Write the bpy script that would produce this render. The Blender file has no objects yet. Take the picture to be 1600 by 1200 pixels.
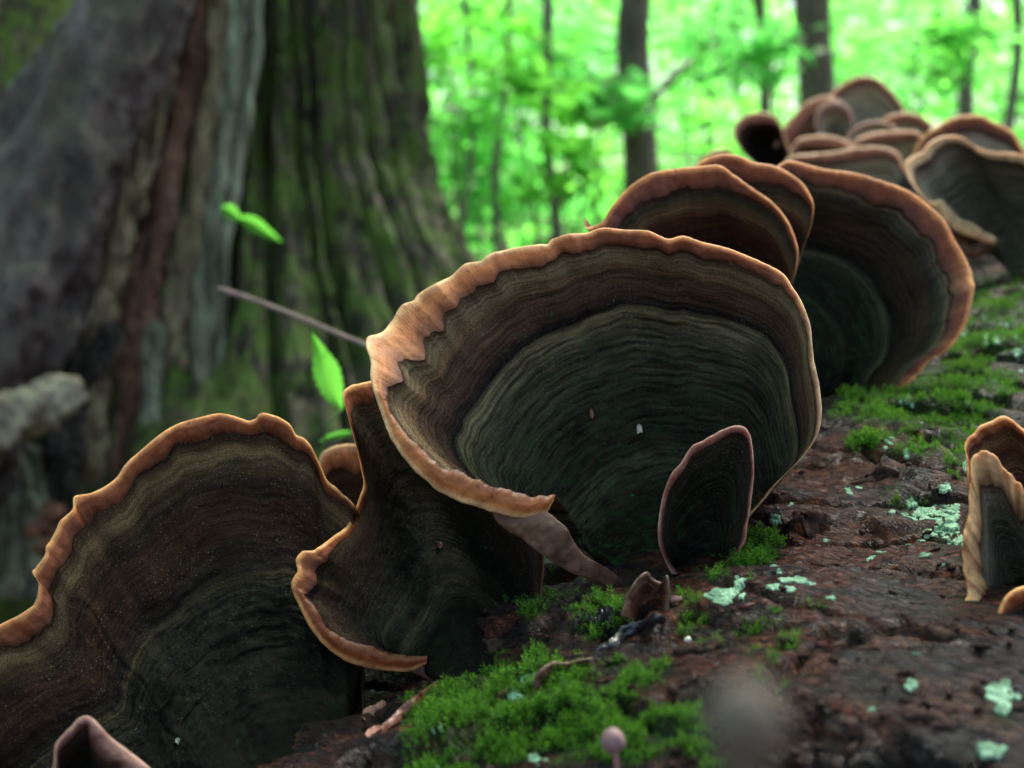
import bpy, bmesh, math, random
import numpy as np
from mathutils import Vector, Matrix

random.seed(7)
RNG = np.random.default_rng(7)
SC = bpy.context.scene
COL = SC.collection

# ------------------------------------------------------------------ camera
CAM_H = 0.50
PITCH = math.radians(5.0)
HFOV = math.radians(45.0)
cam_data = bpy.data.cameras.new('camera')
cam_data.sensor_width = 36.0
cam_data.lens = 18.0 / math.tan(HFOV / 2)
cam_data.clip_start = 0.005
cam_data.clip_end = 400
cam_data.dof.use_dof = True
cam_data.dof.focus_distance = 0.190
cam_data.dof.aperture_fstop = 21.0
cam_data.dof.aperture_blades = 7
cam = bpy.data.objects.new('camera', cam_data)
COL.objects.link(cam)
cam.location = (0, 0, CAM_H)
cam.rotation_euler = (math.radians(90) - PITCH, 0, 0)
SC.camera = cam

# ------------------------------------------------------------------ light
SUN_EL, SUN_AZ = 62.0, 25.0          # azimuth: degrees to the right of straight ahead
world = bpy.data.worlds.new('World')
SC.world = world
world.use_nodes = True
wn = world.node_tree
wn.nodes.clear()
wout = wn.nodes.new('ShaderNodeOutputWorld')
wbg = wn.nodes.new('ShaderNodeBackground')
wsky = wn.nodes.new('ShaderNodeTexSky')
wsky.sky_type = 'NISHITA'
wsky.sun_disc = False
wsky.sun_elevation = math.radians(SUN_EL)
wsky.sun_rotation = math.radians(SUN_AZ)
wsky.air_density = 1.0
wsky.dust_density = 6.0
wsky.ozone_density = 0.6
wbg.inputs['Strength'].default_value = 0.085
wn.links.new(wsky.outputs[0], wbg.inputs[0])
wn.links.new(wbg.outputs[0], wout.inputs[0])
sun_data = bpy.data.lights.new('sun', 'SUN')
sun_data.energy = 3.6
sun_data.angle = math.radians(12)
sun_data.color = (1.0, 0.96, 0.9)
sun = bpy.data.objects.new('sun', sun_data)
COL.objects.link(sun)
_e, _a = math.radians(SUN_EL), math.radians(SUN_AZ)
_dir = Vector((math.cos(_e) * math.sin(_a), math.cos(_e) * math.cos(_a), math.sin(_e)))
sun.rotation_euler = _dir.to_track_quat('Z', 'Y').to_euler()
sun.location = _dir * 20
SC.view_settings.view_transform = 'Standard'
SC.view_settings.look = 'None'
SC.view_settings.gamma = 1.0
SC.view_settings.use_curve_mapping = False
SC.view_settings.exposure = 2.15
SC.cycles.max_bounces = 8
SC.cycles.transparent_max_bounces = 8

# ------------------------------------------------------------------ geometry helpers
FPX = 800.0 / math.tan(HFOV / 2)
CR = np.array([1.0, 0, 0])
CU = np.array([0, math.sin(PITCH), math.cos(PITCH)])
CF = np.array([0, math.cos(PITCH), -math.sin(PITCH)])
CO = np.array([0, 0, CAM_H])


def at(px, py, d):
    """world point seen at photograph pixel (px, py) at depth d metres"""
    px = np.asarray(px, float); py = np.asarray(py, float); d = np.asarray(d, float)
    x = (px - 800) / FPX * d
    y = -(py - 600) / FPX * d
    return CO + x[..., None] * CR + y[..., None] * CU + d[..., None] * CF


_perm = np.random.default_rng(11).permutation(256)
_perm = np.concatenate([_perm, _perm, _perm])
_grad = np.random.default_rng(12).normal(size=(256, 3))
_grad /= np.linalg.norm(_grad, axis=1)[:, None]


def perlin(p):
    p = np.asarray(p, float)
    i = np.floor(p).astype(int)
    f = p - i
    i &= 255
    u = f * f * f * (f * (f * 6 - 15) + 10)
    out = 0
    for dx in (0, 1):
        wx = u[..., 0] if dx else 1 - u[..., 0]
        for dy in (0, 1):
            wy = u[..., 1] if dy else 1 - u[..., 1]
            for dz in (0, 1):
                wz = u[..., 2] if dz else 1 - u[..., 2]
                h = _perm[_perm[_perm[(i[..., 0] + dx) & 255] + ((i[..., 1] + dy) & 255)] + ((i[..., 2] + dz) & 255)]
                g = _grad[h]
                dot = g[..., 0] * (f[..., 0] - dx) + g[..., 1] * (f[..., 1] - dy) + g[..., 2] * (f[..., 2] - dz)
                out = out + wx * wy * wz * dot
    return out * 1.5


def fbm(p, octaves=4, gain=0.5):
    p = np.asarray(p, float)
    a, s, out = 1.0, 1.0, 0
    for k in range(octaves):
        out = out + a * perlin(p * s + 17.3 * k)
        a *= gain; s *= 2.03
    return out


def sstep(a, b, x):
    t = np.clip((x - a) / (b - a), 0, 1)
    return t * t * (3 - 2 * t)


def new_mesh_obj(name, verts, faces, mat, parent=None, smooth=True, attrs=None):
    me = bpy.data.meshes.new(name)
    verts = np.asarray(verts, np.float32)
    if isinstance(faces, np.ndarray):
        n, k = faces.shape
        me.vertices.add(len(verts)); me.vertices.foreach_set('co', verts.ravel())
        me.loops.add(n * k); me.loops.foreach_set('vertex_index', faces.astype(np.int32).ravel())
        me.polygons.add(n)
        me.polygons.foreach_set('loop_start', np.arange(0, n * k, k, dtype=np.int32))
        me.polygons.foreach_set('loop_total', np.full(n, k, dtype=np.int32))
        me.update(calc_edges=True)
        me.validate()
    else:
        me.from_pydata([tuple(map(float, v)) for v in verts], [], faces)
    if smooth:
        me.polygons.foreach_set('use_smooth', np.ones(len(me.polygons), bool))
    if attrs:
        for an, av in attrs.items():
            at_ = me.attributes.new(an, 'FLOAT', 'POINT')
            at_.data.foreach_set('value', np.asarray(av, np.float32).ravel())
    if mat is not None:
        me.materials.append(mat)
    o = bpy.data.objects.new(name, me)
    COL.objects.link(o)
    if parent is not None:
        o.parent = parent
        o.matrix_parent_inverse = Matrix.Translation(-Vector(parent.location))
    return o


def tag(o, label=None, cat=None, group=None, kind=None):
    if label: o['label'] = label
    if cat: o['category'] = cat
    if group: o['group'] = group
    if kind: o['kind'] = kind
    return o


def thing(name, label, cat, loc, group=None):
    e = bpy.data.objects.new(name, None)
    COL.objects.link(e)
    e.empty_display_size = 0.01
    e.location = Vector([float(c) for c in loc])
    return tag(e, label, cat, group)


def grid_faces(nr, nc, wrap=False, off=0, flip=False):
    r = np.arange(nr - 1)[:, None]
    c = np.arange(nc if wrap else nc - 1)[None, :]
    c2 = (c + 1) % nc
    a = r * nc + c; b = r * nc + c2; d = (r + 1) * nc + c; e = (r + 1) * nc + c2
    f = np.stack([a, b, e, d], -1).reshape(-1, 4) + off
    return f[:, ::-1] if flip else f


def catmull(pts, n, closed=False):
    """resample control points (k, m) to n points evenly along the first two columns"""
    P = np.asarray(pts, float)
    E = np.vstack([2 * P[0] - P[1], P, 2 * P[-1] - P[-2]])
    segs = []
    for i in range(1, len(E) - 2):
        p0, p1, p2, p3 = E[i - 1], E[i], E[i + 1], E[i + 2]
        t = np.linspace(0, 1, 24, endpoint=False)[:, None]
        m1 = 0.45 * (p2 - p0); m2 = 0.45 * (p3 - p1)
        segs.append((2 * t**3 - 3 * t**2 + 1) * p1 + (t**3 - 2 * t**2 + t) * m1 + (-2 * t**3 + 3 * t**2) * p2 + (t**3 - t**2) * m2)
    C = np.vstack(segs + [P[-1:]])
    L = np.concatenate([[0], np.cumsum(np.linalg.norm(np.diff(C[:, :2], axis=0), axis=1))])
    s = np.linspace(0, L[-1], n)
    return np.stack([np.interp(s, L, C[:, j]) for j in range(C.shape[1])], 1), L[-1]


# ------------------------------------------------------------------ materials
class NT:
    def __init__(self, name):
        self.m = bpy.data.materials.new(name)
        self.m.use_nodes = True
        self.t = self.m.node_tree
        self.t.nodes.clear()
        self.out = self.t.nodes.new('ShaderNodeOutputMaterial')

    def n(self, kind, **kw):
        nd = self.t.nodes.new('ShaderNode' + kind)
        for k, v in kw.items():
            if hasattr(nd, k) and k not in nd.inputs:
                setattr(nd, k, v)
            else:
                nd.inputs[k].default_value = v
        return nd

    def l(self, a, b):
        self.t.links.new(a, b)

    def noise(self, scale, detail=4, rough=0.55, vec=None, dist=0.0, out='Fac'):
        nd = self.n('TexNoise')
        nd.inputs['Scale'].default_value = scale
        nd.inputs['Detail'].default_value = detail
        nd.inputs['Roughness'].default_value = rough
        nd.inputs['Distortion'].default_value = dist
        if vec is not None: self.l(vec, nd.inputs['Vector'])
        return nd.outputs[out]

    def ramp(self, fac, stops, interp='LINEAR'):
        nd = self.n('ValToRGB')
        cr = nd.color_ramp
        cr.interpolation = interp
        while len(cr.elements) < len(stops): cr.elements.new(0.5)
        for e, (p, c) in zip(cr.elements, stops):
            e.position = p
            e.color = (*c, 1) if isinstance(c, tuple) else (c, c, c, 1)
        self.l(fac, nd.inputs[0])
        return nd.outputs[0]

    def mix(self, fac, a, b, mode='MIX'):
        nd = self.n('Mix')
        nd.data_type = 'RGBA'; nd.blend_type = mode
        for sock, v in ((nd.inputs['Factor'], fac), (nd.inputs[6], a), (nd.inputs[7], b)):
            if isinstance(v, (int, float)): sock.default_value = v
            elif isinstance(v, tuple): sock.default_value = (*v, 1)
            else: self.l(v, sock)
        return nd.outputs[2]

    def math(self, op, a, b=None, c=None):
        nd = self.n('Math'); nd.operation = op
        for i, v in enumerate((a, b, c)):
            if v is None: continue
            if isinstance(v, (int, float)): nd.inputs[i].default_value = v
            else: self.l(v, nd.inputs[i])
        return nd.outputs[0]

    def attr(self, name):
        return self.n('Attribute', attribute_name=name).outputs['Fac']

    def combine(self, x, y, z):
        nd = self.n('CombineXYZ')
        for i, v in enumerate((x, y, z)):
            if isinstance(v, (int, float)): nd.inputs[i].default_value = v
            else: self.l(v, nd.inputs[i])
        return nd.outputs[0]

    def coords(self):
        return self.n('NewGeometry').outputs['Position']

    def bump(self, h, strength=0.5, dist=0.001, normal=None):
        nd = self.n('Bump')
        nd.inputs['Strength'].default_value = strength
        nd.inputs['Distance'].default_value = dist
        self.l(h, nd.inputs['Height'])
        if normal is not None: self.l(normal, nd.inputs['Normal'])
        return nd.outputs[0]

    def bsdf(self, color, rough=0.7, normal=None, spec=0.5, sss=0.0, sss_scale=0.002, coat=0.0, sheen=0.0):
        b = self.n('BsdfPrincipled')
        if isinstance(color, tuple): b.inputs['Base Color'].default_value = (*color, 1)
        else: self.l(color, b.inputs['Base Color'])
        if isinstance(rough, (int, float)): b.inputs['Roughness'].default_value = rough
        else: self.l(rough, b.inputs['Roughness'])
        b.inputs['Specular IOR Level'].default_value = spec
        if sss:
            b.inputs['Subsurface Weight'].default_value = sss
            b.inputs['Subsurface Radius'].default_value = (1.0, 0.45, 0.2)
            b.inputs['Subsurface Scale'].default_value = sss_scale
        if coat:
            b.inputs['Coat Weight'].default_value = coat
            b.inputs['Coat Roughness'].default_value = 0.15
        if sheen:
            b.inputs['Sheen Weight'].default_value = sheen
            b.inputs['Sheen Roughness'].default_value = 0.4
        if normal is not None: self.l(normal, b.inputs['Normal'])
        self.l(b.outputs[0], self.out.inputs[0])
        return b


def cap_material(name, stops, algae=0.5, seed=0.0, flecks=0.6):
    t = NT(name)
    z = t.attr('zone'); u = t.attr('along')
    pos = t.coords()
    # zone value wobbles with slow noise so that the bands wander
    wob = t.noise(60, 3, vec=pos)
    zz = t.math('MULTIPLY_ADD', t.math('SUBTRACT', wob, 0.5), 0.035, z)
    base = t.ramp(zz, stops)
    # fine concentric lines, long along the rim, short across
    v1 = t.combine(t.math('MULTIPLY', u, 0.4), t.math('MULTIPLY', zz, 92.0), seed)
    lines = t.noise(1.0, 5, 0.62, vec=v1)
    v2 = t.combine(t.math('MULTIPLY', u, 0.8), t.math('MULTIPLY', zz, 15.0), seed + 5)
    bands = t.noise(1.0, 3, 0.5, vec=v2)
    base = t.mix(t.ramp(z, [(0.70, 1.0), (0.77, 0.6), (0.9, 0.6)]), base, t.ramp(lines, [(0.33, 0.22), (0.43, 0.65), (0.5, 1.1), (0.63, 1.75)]), 'MULTIPLY')
    base = t.mix(0.8, base, t.ramp(bands, [(0.30, 0.66), (0.65, 1.25)]), 'MULTIPLY')
    # radial fibrils
    v3 = t.combine(t.math('MULTIPLY', u, 60.0), t.math('MULTIPLY', zz, 5.0), seed + 9)
    fib = t.noise(1.0, 3, 0.6, vec=v3)
    base = t.mix(0.35, base, t.ramp(fib, [(0.3, 0.72), (0.7, 1.25)]), 'MULTIPLY')
    # felt grain; sparkle of wet hair painted in as pale flecks
    grain = t.noise(5200, 2, 0.7, vec=pos)
    base = t.mix(1.0, base, t.ramp(grain, [(0.34, 0.45), (0.62, 1.45)]), 'MULTIPLY')
    wet_sparkle = t.math('MULTIPLY', t.ramp(t.noise(3400, 1, 0.5, vec=pos), [(0.64, 0.0), (0.74, flecks)]), t.math('MULTIPLY', t.ramp(z, [(0.25, 0.1), (0.8, 1.0)]), t.ramp(t.noise(230, 3, 0.6, vec=pos), [(0.40, 0.1), (0.62, 1.0)])))
    base = t.mix(wet_sparkle, base, (0.34, 0.30, 0.25))
    # algae growing in the old inner felt
    alg = t.math('MULTIPLY', t.ramp(t.noise(420, 5, 0.7, vec=pos), [(0.5, 0.0), (0.74, algae)]), t.ramp(z, [(0.0, 1.0), (0.62, 0.9), (0.85, 0.1)]))
    base = t.mix(alg, base, (0.028, 0.075, 0.022))
    crumbs = t.math('MULTIPLY', t.ramp(t.noise(560, 2, 0.5, vec=pos), [(0.735, 0.0), (0.77, 1.0)]), algae)
    base = t.mix(crumbs, base, (0.05, 0.22, 0.07))
    h = t.math('ADD', t.math('MULTIPLY', lines, 1.3), t.math('ADD', t.math('MULTIPLY', grain, 0.5), t.math('MULTIPLY', fib, 0.2)))
    nrm = t.bump(h, 0.5, 0.0006)
    t.bsdf(base, 0.72, nrm, spec=0.08)
    return t.m


def rim_material(name, inner, mid, outer, edge, seed=0.0, sss=0.25, sections=None):
    """t attribute 'zone': 0 at the dark cap, 1 at the growing edge, above 1 underneath"""
    t = NT(name)
    z = t.attr('zone'); u = t.attr('along'); pos = t.coords()
    wob = t.noise(220, 3, vec=pos)
    zz = t.math('MULTIPLY_ADD', t.math('SUBTRACT', wob, 0.5), 0.28, z)
    base = t.ramp(zz, [(0.0, inner), (0.35, mid), (0.70, outer), (0.93, edge)])  # pale growing edge, with its wet highlight painted into the colour
    if sections:
        # the growing edge is of another colour along some stretches of this rim
        for pal, stops in sections:
            other = t.ramp(zz, [(0.0, pal[0]), (0.35, pal[1]), (0.70, pal[2]), (0.93, pal[3])])
            base = t.mix(t.ramp(t.math('MULTIPLY_ADD', t.math('SUBTRACT', wob, 0.5), 0.06, t.attr('turn')), stops), base, other)
    v1 = t.combine(t.math('MULTIPLY', u, 1.0), t.math('MULTIPLY', zz, 7.0), seed)
    lines = t.noise(1.0, 4, 0.6, vec=v1)
    base = t.mix(0.5, base, t.ramp(lines, [(0.32, 0.62), (0.65, 1.22)]), 'MULTIPLY')
    blot = t.noise(330, 5, 0.65, vec=pos)
    base = t.mix(0.8, base, t.ramp(blot, [(0.33, (0.62, 0.5, 0.42)), (0.62, (1.2, 1.15, 1.1))]), 'MULTIPLY')
    v3 = t.combine(t.math('MULTIPLY', u, 14.0), t.math('MULTIPLY', z, 1.5), seed + 3)
    fib = t.noise(1.0, 3, 0.6, vec=v3)
    base = t.mix(0.3, base, t.ramp(fib, [(0.3, 0.75), (0.7, 1.2)]), 'MULTIPLY')
    pits = t.ramp(t.noise(900, 2, 0.5, vec=pos), [(0.27, 1.0), (0.33, 0.0)])
    base = t.mix(t.math('MULTIPLY', pits, 0.5), base, (0.07, 0.025, 0.015))
    nrm = t.bump(t.math('ADD', blot, t.math('MULTIPLY', fib, 0.4)), 0.35, 0.0008)
    t.bsdf(base, t.ramp(blot, [(0.3, 0.34), (0.7, 0.6)]), nrm, spec=0.28, sss=sss, sss_scale=0.0022)
    return t.m


DARK = (0.0042, 0.0045, 0.0034)
BLACK = (0.0022, 0.0019, 0.0015)
INK = (0.0070, 0.0075, 0.0052)
OLIVE = (0.034, 0.032, 0.018)
GREY = (0.055, 0.050, 0.036)
TAN = (0.145, 0.088, 0.046)
RED = (0.068, 0.026, 0.016)
MAR = (0.042, 0.016, 0.011)
PALE = (0.200, 0.145, 0.088)
M_CAP_MAIN = cap_material('cap_felt_main', [(0.0, DARK), (0.18, INK), (0.30, (0.036, 0.034, 0.021)), (0.35, (0.016, 0.016, 0.010)), (0.48, (0.025, 0.025, 0.015)), (0.58, (0.042, 0.040, 0.024)), (0.66, (0.070, 0.062, 0.035)), (0.722, (0.15, 0.125, 0.07)), (0.742, (0.010, 0.009, 0.011)), (0.79, (0.062, 0.034, 0.024)), (0.85, (0.10, 0.056, 0.037)), (0.885, (0.072, 0.044, 0.028)), (0.90, TAN), (0.965, PALE), (1.0, (0.04, 0.018, 0.010))], algae=0.55, seed=1.0)
M_CAP_LEFT = cap_material('cap_felt_left', [(0.0, BLACK), (0.40, BLACK), (0.60, (0.0060, 0.0050, 0.0035)), (0.69, (0.014, 0.011, 0.007)), (0.712, (0.034, 0.024, 0.013)), (0.735, (0.009, 0.006, 0.005)), (0.80, (0.022, 0.009, 0.006)), (0.86, (0.032, 0.013, 0.008)), (0.90, (0.022, 0.012, 0.008)), (0.935, (0.045, 0.026, 0.014)), (0.965, (0.105, 0.066, 0.035)), (0.985, (0.050, 0.026, 0.014)), (1.0, (0.020, 0.008, 0.005))], algae=0.12, seed=2.0, flecks=0.35)
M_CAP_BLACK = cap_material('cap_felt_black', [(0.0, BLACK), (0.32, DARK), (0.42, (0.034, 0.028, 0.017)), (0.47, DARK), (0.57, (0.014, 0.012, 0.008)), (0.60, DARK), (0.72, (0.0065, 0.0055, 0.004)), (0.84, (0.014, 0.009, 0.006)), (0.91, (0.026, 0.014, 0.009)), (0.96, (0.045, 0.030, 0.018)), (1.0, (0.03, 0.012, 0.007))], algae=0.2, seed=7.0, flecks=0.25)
M_CAP_DARK = cap_material('cap_felt_dark', [(0.0, DARK), (0.30, DARK), (0.50, INK), (0.55, (0.018, 0.017, 0.010)), (0.60, INK), (0.78, (0.012, 0.009, 0.007)), (0.87, (0.030, 0.018, 0.012)), (0.93, (0.042, 0.034, 0.024)), (1.0, (0.05, 0.022, 0.012))], algae=0.35, seed=3.0, flecks=0.3)
M_CAP_RIGHT = cap_material('cap_felt_right', [(0.0, DARK), (0.30, INK), (0.36, (0.016, 0.018, 0.011)), (0.42, INK), (0.60, (0.012, 0.013, 0.008)), (0.70, (0.030, 0.032, 0.018)), (0.725, (0.065, 0.062, 0.036)), (0.745, INK), (0.82, (0.030, 0.017, 0.012)), (0.90, (0.045, 0.028, 0.018)), (0.95, GREY), (0.985, (0.13, 0.095, 0.065)), (1.0, MAR)], algae=0.5, seed=3.3, flecks=0.3)
M_CAP_RED = cap_material('cap_felt_red', [(0.0, DARK), (0.35, INK), (0.52, OLIVE), (0.58, INK), (0.72, MAR), (0.82, RED), (0.87, TAN), (0.95, GREY), (1.0, MAR)], algae=0.3, seed=4.0, flecks=0.35)
M_CAP_LOOP = cap_material('cap_felt_loop', [(0.0, DARK), (0.5, (0.010, 0.010, 0.007)), (0.8, (0.018, 0.0175, 0.011)), (0.95, (0.026, 0.022, 0.015)), (1.0, (0.03, 0.016, 0.011))], algae=0.5, seed=8.0, flecks=0.4)
M_CAP_GREY = cap_material('cap_felt_grey', [(0.0, INK), (0.35, OLIVE), (0.6, GREY), (0.8, (0.12, 0.115, 0.085)), (0.93, (0.15, 0.13, 0.10)), (1.0, RED)], algae=0.4, seed=5.0, flecks=0.3)
M_CAP_PALE = cap_material('cap_felt_pale', [(0.0, OLIVE), (0.35, (0.20, 0.20, 0.15)), (0.6, (0.36, 0.36, 0.28)), (0.8, (0.44, 0.42, 0.33)), (0.93, (0.45, 0.38, 0.30)), (1.0, RED)], algae=0.4, seed=5.5, flecks=0.3)
M_CAP_BROWN = cap_material('cap_felt_brown', [(0.0, INK), (0.3, MAR), (0.55, RED), (0.7, (0.13, 0.07, 0.04)), (0.82, RED), (0.92, (0.17, 0.095, 0.05)), (1.0, RED)], algae=0.1, seed=6.0, flecks=0.3)

ORANGE = ((0.10, 0.028, 0.011), (0.20, 0.056, 0.019), (0.30, 0.084, 0.025), (0.78, 0.38, 0.15))
PEACH = ((0.15, 0.050, 0.022), (0.40, 0.14, 0.052), (0.60, 0.23, 0.080), (0.82, 0.50, 0.26))
RUST = ((0.07, 0.018, 0.010), (0.165, 0.042, 0.018), (0.24, 0.060, 0.021), (0.74, 0.33, 0.13))
PALETAN = ((0.12, 0.07, 0.04), (0.26, 0.16, 0.09), (0.42, 0.28, 0.16), (0.56, 0.40, 0.26))
MAUVE = ((0.10, 0.045, 0.036), (0.20, 0.10, 0.082), (0.30, 0.16, 0.13), (0.46, 0.28, 0.24))
BUFF = ((0.17, 0.11, 0.06), (0.40, 0.26, 0.14), (0.54, 0.34, 0.18), (0.62, 0.32, 0.15))
M_RIM_FAR = rim_material('rim_far', (0.12, 0.04, 0.022), (0.26, 0.085, 0.045), (0.38, 0.145, 0.08), (0.75, 0.45, 0.28), seed=6.0)
M_RIM_PEACH = rim_material('rim_peach', *PEACH, seed=1.0)
M_RIM_MAIN = rim_material('rim_main', *PEACH, seed=1.0, sections=[(RUST, [(0.22, 0.0), (0.28, 1.0), (0.45, 0.9), (0.53, 0.0)]), (PALETAN, [(0.0, 0.9), (0.2, 0.9), (0.26, 0.0)])])
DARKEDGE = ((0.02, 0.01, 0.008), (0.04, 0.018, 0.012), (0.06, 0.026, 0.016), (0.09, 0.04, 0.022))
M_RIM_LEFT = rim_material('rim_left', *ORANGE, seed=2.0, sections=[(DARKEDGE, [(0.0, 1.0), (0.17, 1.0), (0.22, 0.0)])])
M_RIM_ORANGE = rim_material('rim_orange', *ORANGE, seed=2.0)
M_RIM_RUST = rim_material('rim_rust', *RUST, seed=3.0)
M_RIM_MAUVE = rim_material('rim_mauve', *MAUVE, seed=4.0)
M_RIM_BUFF = rim_material('rim_buff', *BUFF, seed=5.0)


def wood_material(name, c0, c1, c2, scale=80, rough=0.6, stretch=(1, 1, 1), moss=0.0, bump=0.5, bdist=0.002, mossc=(0.05, 0.10, 0.015), spec=0.5):
    t = NT(name)
    pos = t.coords()
    mp = t.n('Mapping'); mp.inputs['Scale'].default_value = stretch
    t.l(pos, mp.inputs[0])
    a = t.noise(scale, 6, 0.62, vec=mp.outputs[0])
    b = t.noise(scale * 4.3, 5, 0.65, vec=mp.outputs[0])
    base = t.ramp(a, [(0.30, c0), (0.5, c1), (0.70, c2)])
    base = t.mix(0.8, base, t.ramp(b, [(0.3, 0.45), (0.7, 1.4)]), 'MULTIPLY')
    if moss:
        mk = t.ramp(t.noise(scale * 0.7, 5, 0.65, vec=pos), [(0.62 - moss * 0.3, 0.0), (0.78 - moss * 0.3, 1.0)])
        base = t.mix(t.math('MULTIPLY', mk, 0.85), base, t.mix(t.noise(scale * 3, 3, vec=pos), mossc, tuple(2.0 * c for c in mossc)))
    nrm = t.bump(t.math('ADD', a, t.math('MULTIPLY', b, 0.5)), bump, bdist)
    t.bsdf(base, t.ramp(b, [(0.3, rough - 0.2), (0.7, min(1, rough + 0.15))]), nrm, spec=spec)
    return t.m


def simple_material(name, c, rough=0.5, scale=600, var=0.4, sss=0.0, bump=0.3, spec=0.5, coat=0.0):
    t = NT(name)
    pos = t.coords()
    n = t.noise(scale, 4, 0.6, vec=pos)
    base = t.mix(1.0, c, t.ramp(n, [(0.3, 1 - var), (0.7, 1 + var)]), 'MULTIPLY')
    t.bsdf(base, rough, t.bump(n, bump, 0.0008), spec=spec, sss=sss, coat=coat)
    return t.m


def leaf_material(name, c, trans, rnd=0.35, mixf=0.55, rough=0.45):
    t = NT(name)
    isl = t.n('NewGeometry').outputs['Random Per Island']
    col = t.mix(1.0, c, t.ramp(isl, [(0.0, 1 - rnd), (1.0, 1 + rnd)]), 'MULTIPLY')
    colt = t.mix(1.0, trans, t.ramp(isl, [(0.0, (1 - rnd, 1 - rnd * 0.7, 1 - rnd)), (1.0, (1 + rnd * 1.5, 1 + rnd, 1 + rnd))]), 'MULTIPLY')
    d = t.n('BsdfPrincipled')
    t.l(col, d.inputs['Base Color']); d.inputs['Roughness'].default_value = rough
    d.inputs['Specular IOR Level'].default_value = 0.4
    tr = t.n('BsdfTranslucent'); t.l(colt, tr.inputs['Color'])
    mx = t.n('MixShader'); mx.inputs[0].default_value = mixf
    t.l(d.outputs[0], mx.inputs[1]); t.l(tr.outputs[0], mx.inputs[2])
    t.l(mx.outputs[0], t.out.inputs[0])
    return t.m


def log_material():
    t = NT('wet_bark')
    pos = t.coords()
    a = t.noise(34, 6, 0.62, vec=pos)
    gv = t.combine(t.math('MULTIPLY', t.attr('along_log'), 1.7), t.math('MULTIPLY', t.attr('around_log'), 0.6), 0.0)
    b = t.noise(150, 6, 0.68, vec=gv)
    c = t.noise(700, 5, 0.7, vec=gv)
    e = t.noise(2600, 3, 0.7, vec=pos)
    base = t.ramp(b, [(0.36, (0.003, 0.003, 0.004)), (0.46, (0.010, 0.0045, 0.0045)), (0.56, (0.030, 0.011, 0.010)), (0.70, (0.080, 0.038, 0.036))])
    rust = t.ramp(t.math('ADD', t.math('MULTIPLY', a, 0.55), t.math('MULTIPLY', b, 0.45)), [(0.47, 0.0), (0.54, 0.9)])
    base = t.mix(rust, base, t.ramp(c, [(0.35, (0.022, 0.006, 0.004)), (0.55, (0.070, 0.018, 0.009)), (0.72, (0.20, 0.058, 0.020))]))
    grey = t.ramp(t.noise(52, 5, 0.65, vec=pos, dist=0.4), [(0.54, 0.0), (0.64, 0.6)])
    base = t.mix(grey, base, t.ramp(c, [(0.36, (0.004, 0.004, 0.005)), (0.55, (0.022, 0.020, 0.023)), (0.72, (0.085, 0.078, 0.085))]))
    base = t.mix(0.9, base, t.ramp(c, [(0.34, 0.30), (0.64, 1.6)]), 'MULTIPLY')
    base = t.mix(0.8, base, t.ramp(e, [(0.34, 0.45), (0.66, 1.5)]), 'MULTIPLY')
    mk = t.attr('moss')
    base = t.mix(t.math('MULTIPLY', mk, 0.85), base, t.ramp(c, [(0.3, (0.006, 0.014, 0.004)), (0.7, (0.025, 0.055, 0.010))]))
    h = t.math('ADD', t.math('ADD', t.math('MULTIPLY', b, 1.5), c), t.math('MULTIPLY', e, 0.3))
    nrm = t.bump(h, 0.9, 0.0022)
    t.bsdf(base, t.ramp(c, [(0.35, 0.22), (0.65, 0.42)]), nrm, spec=0.24)
    return t.m


M_LOG = log_material()
M_BARKFLAKE = wood_material('bark_flake', (0.02, 0.015, 0.015), (0.07, 0.04, 0.035), (0.16, 0.09, 0.06), 260, 0.45, bump=0.6, bdist=0.001)
M_LICHEN = wood_material('lichen', (0.11, 0.20, 0.13), (0.25, 0.43, 0.29), (0.44, 0.62, 0.46), 420, 0.85, bump=0.6, bdist=0.0004, spec=0.2)
M_CRUMB = simple_material('rotten_crumbs', (0.045, 0.024, 0.020), 0.85, 700, 0.7, bump=0.6, spec=0.15)
M_STUBBARK = wood_material('stub_bark', (0.02, 0.017, 0.015), (0.05, 0.035, 0.03), (0.09, 0.07, 0.05), 90, 0.6)
M_MOSS = leaf_material('moss', (0.060, 0.17, 0.010), (0.13, 0.36, 0.012), 0.45, 0.4, 0.75)
M_MOSS_DARK = leaf_material('moss_dark', (0.020, 0.070, 0.010), (0.035, 0.13, 0.012), 0.45, 0.4, 0.8)
M_LEAF = leaf_material('leaf', (0.06, 0.24, 0.030), (0.20, 0.68, 0.085), 0.35, 0.65)
M_LEAF2 = leaf_material('leaf_yellowish', (0.07, 0.26, 0.035), (0.17, 0.66, 0.12), 0.65, 0.65)
M_LEAF3 = leaf_material('leaf_bluish', (0.05, 0.22, 0.045), (0.15, 0.62, 0.13), 0.35, 0.65)
M_TREEBARK = wood_material('tree_bark', (0.04, 0.030, 0.024), (0.10, 0.078, 0.062), (0.17, 0.14, 0.11), 30, 0.8, (1, 1, 0.25), bdist=0.01)
M_TREEBARK_G = wood_material('tree_bark_grey', (0.06, 0.06, 0.05), (0.13, 0.12, 0.10), (0.2, 0.19, 0.16), 30, 0.8, (1, 1, 0.25), bdist=0.01)
M_TRUNK = wood_material('mossy_trunk', (0.006, 0.005, 0.004), (0.055, 0.040, 0.024), (0.30, 0.24, 0.15), 62, 0.75, (1, 1, 0.22), moss=0.66, bump=1.0, bdist=0.014, mossc=(0.075, 0.130, 0.012))
M_SMOOTH = wood_material('smooth_bark', (0.024, 0.014, 0.012), (0.070, 0.046, 0.041), (0.18, 0.135, 0.125), 34, 0.5, (1, 1, 0.35), bump=0.9, bdist=0.012, spec=0.4)
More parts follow.
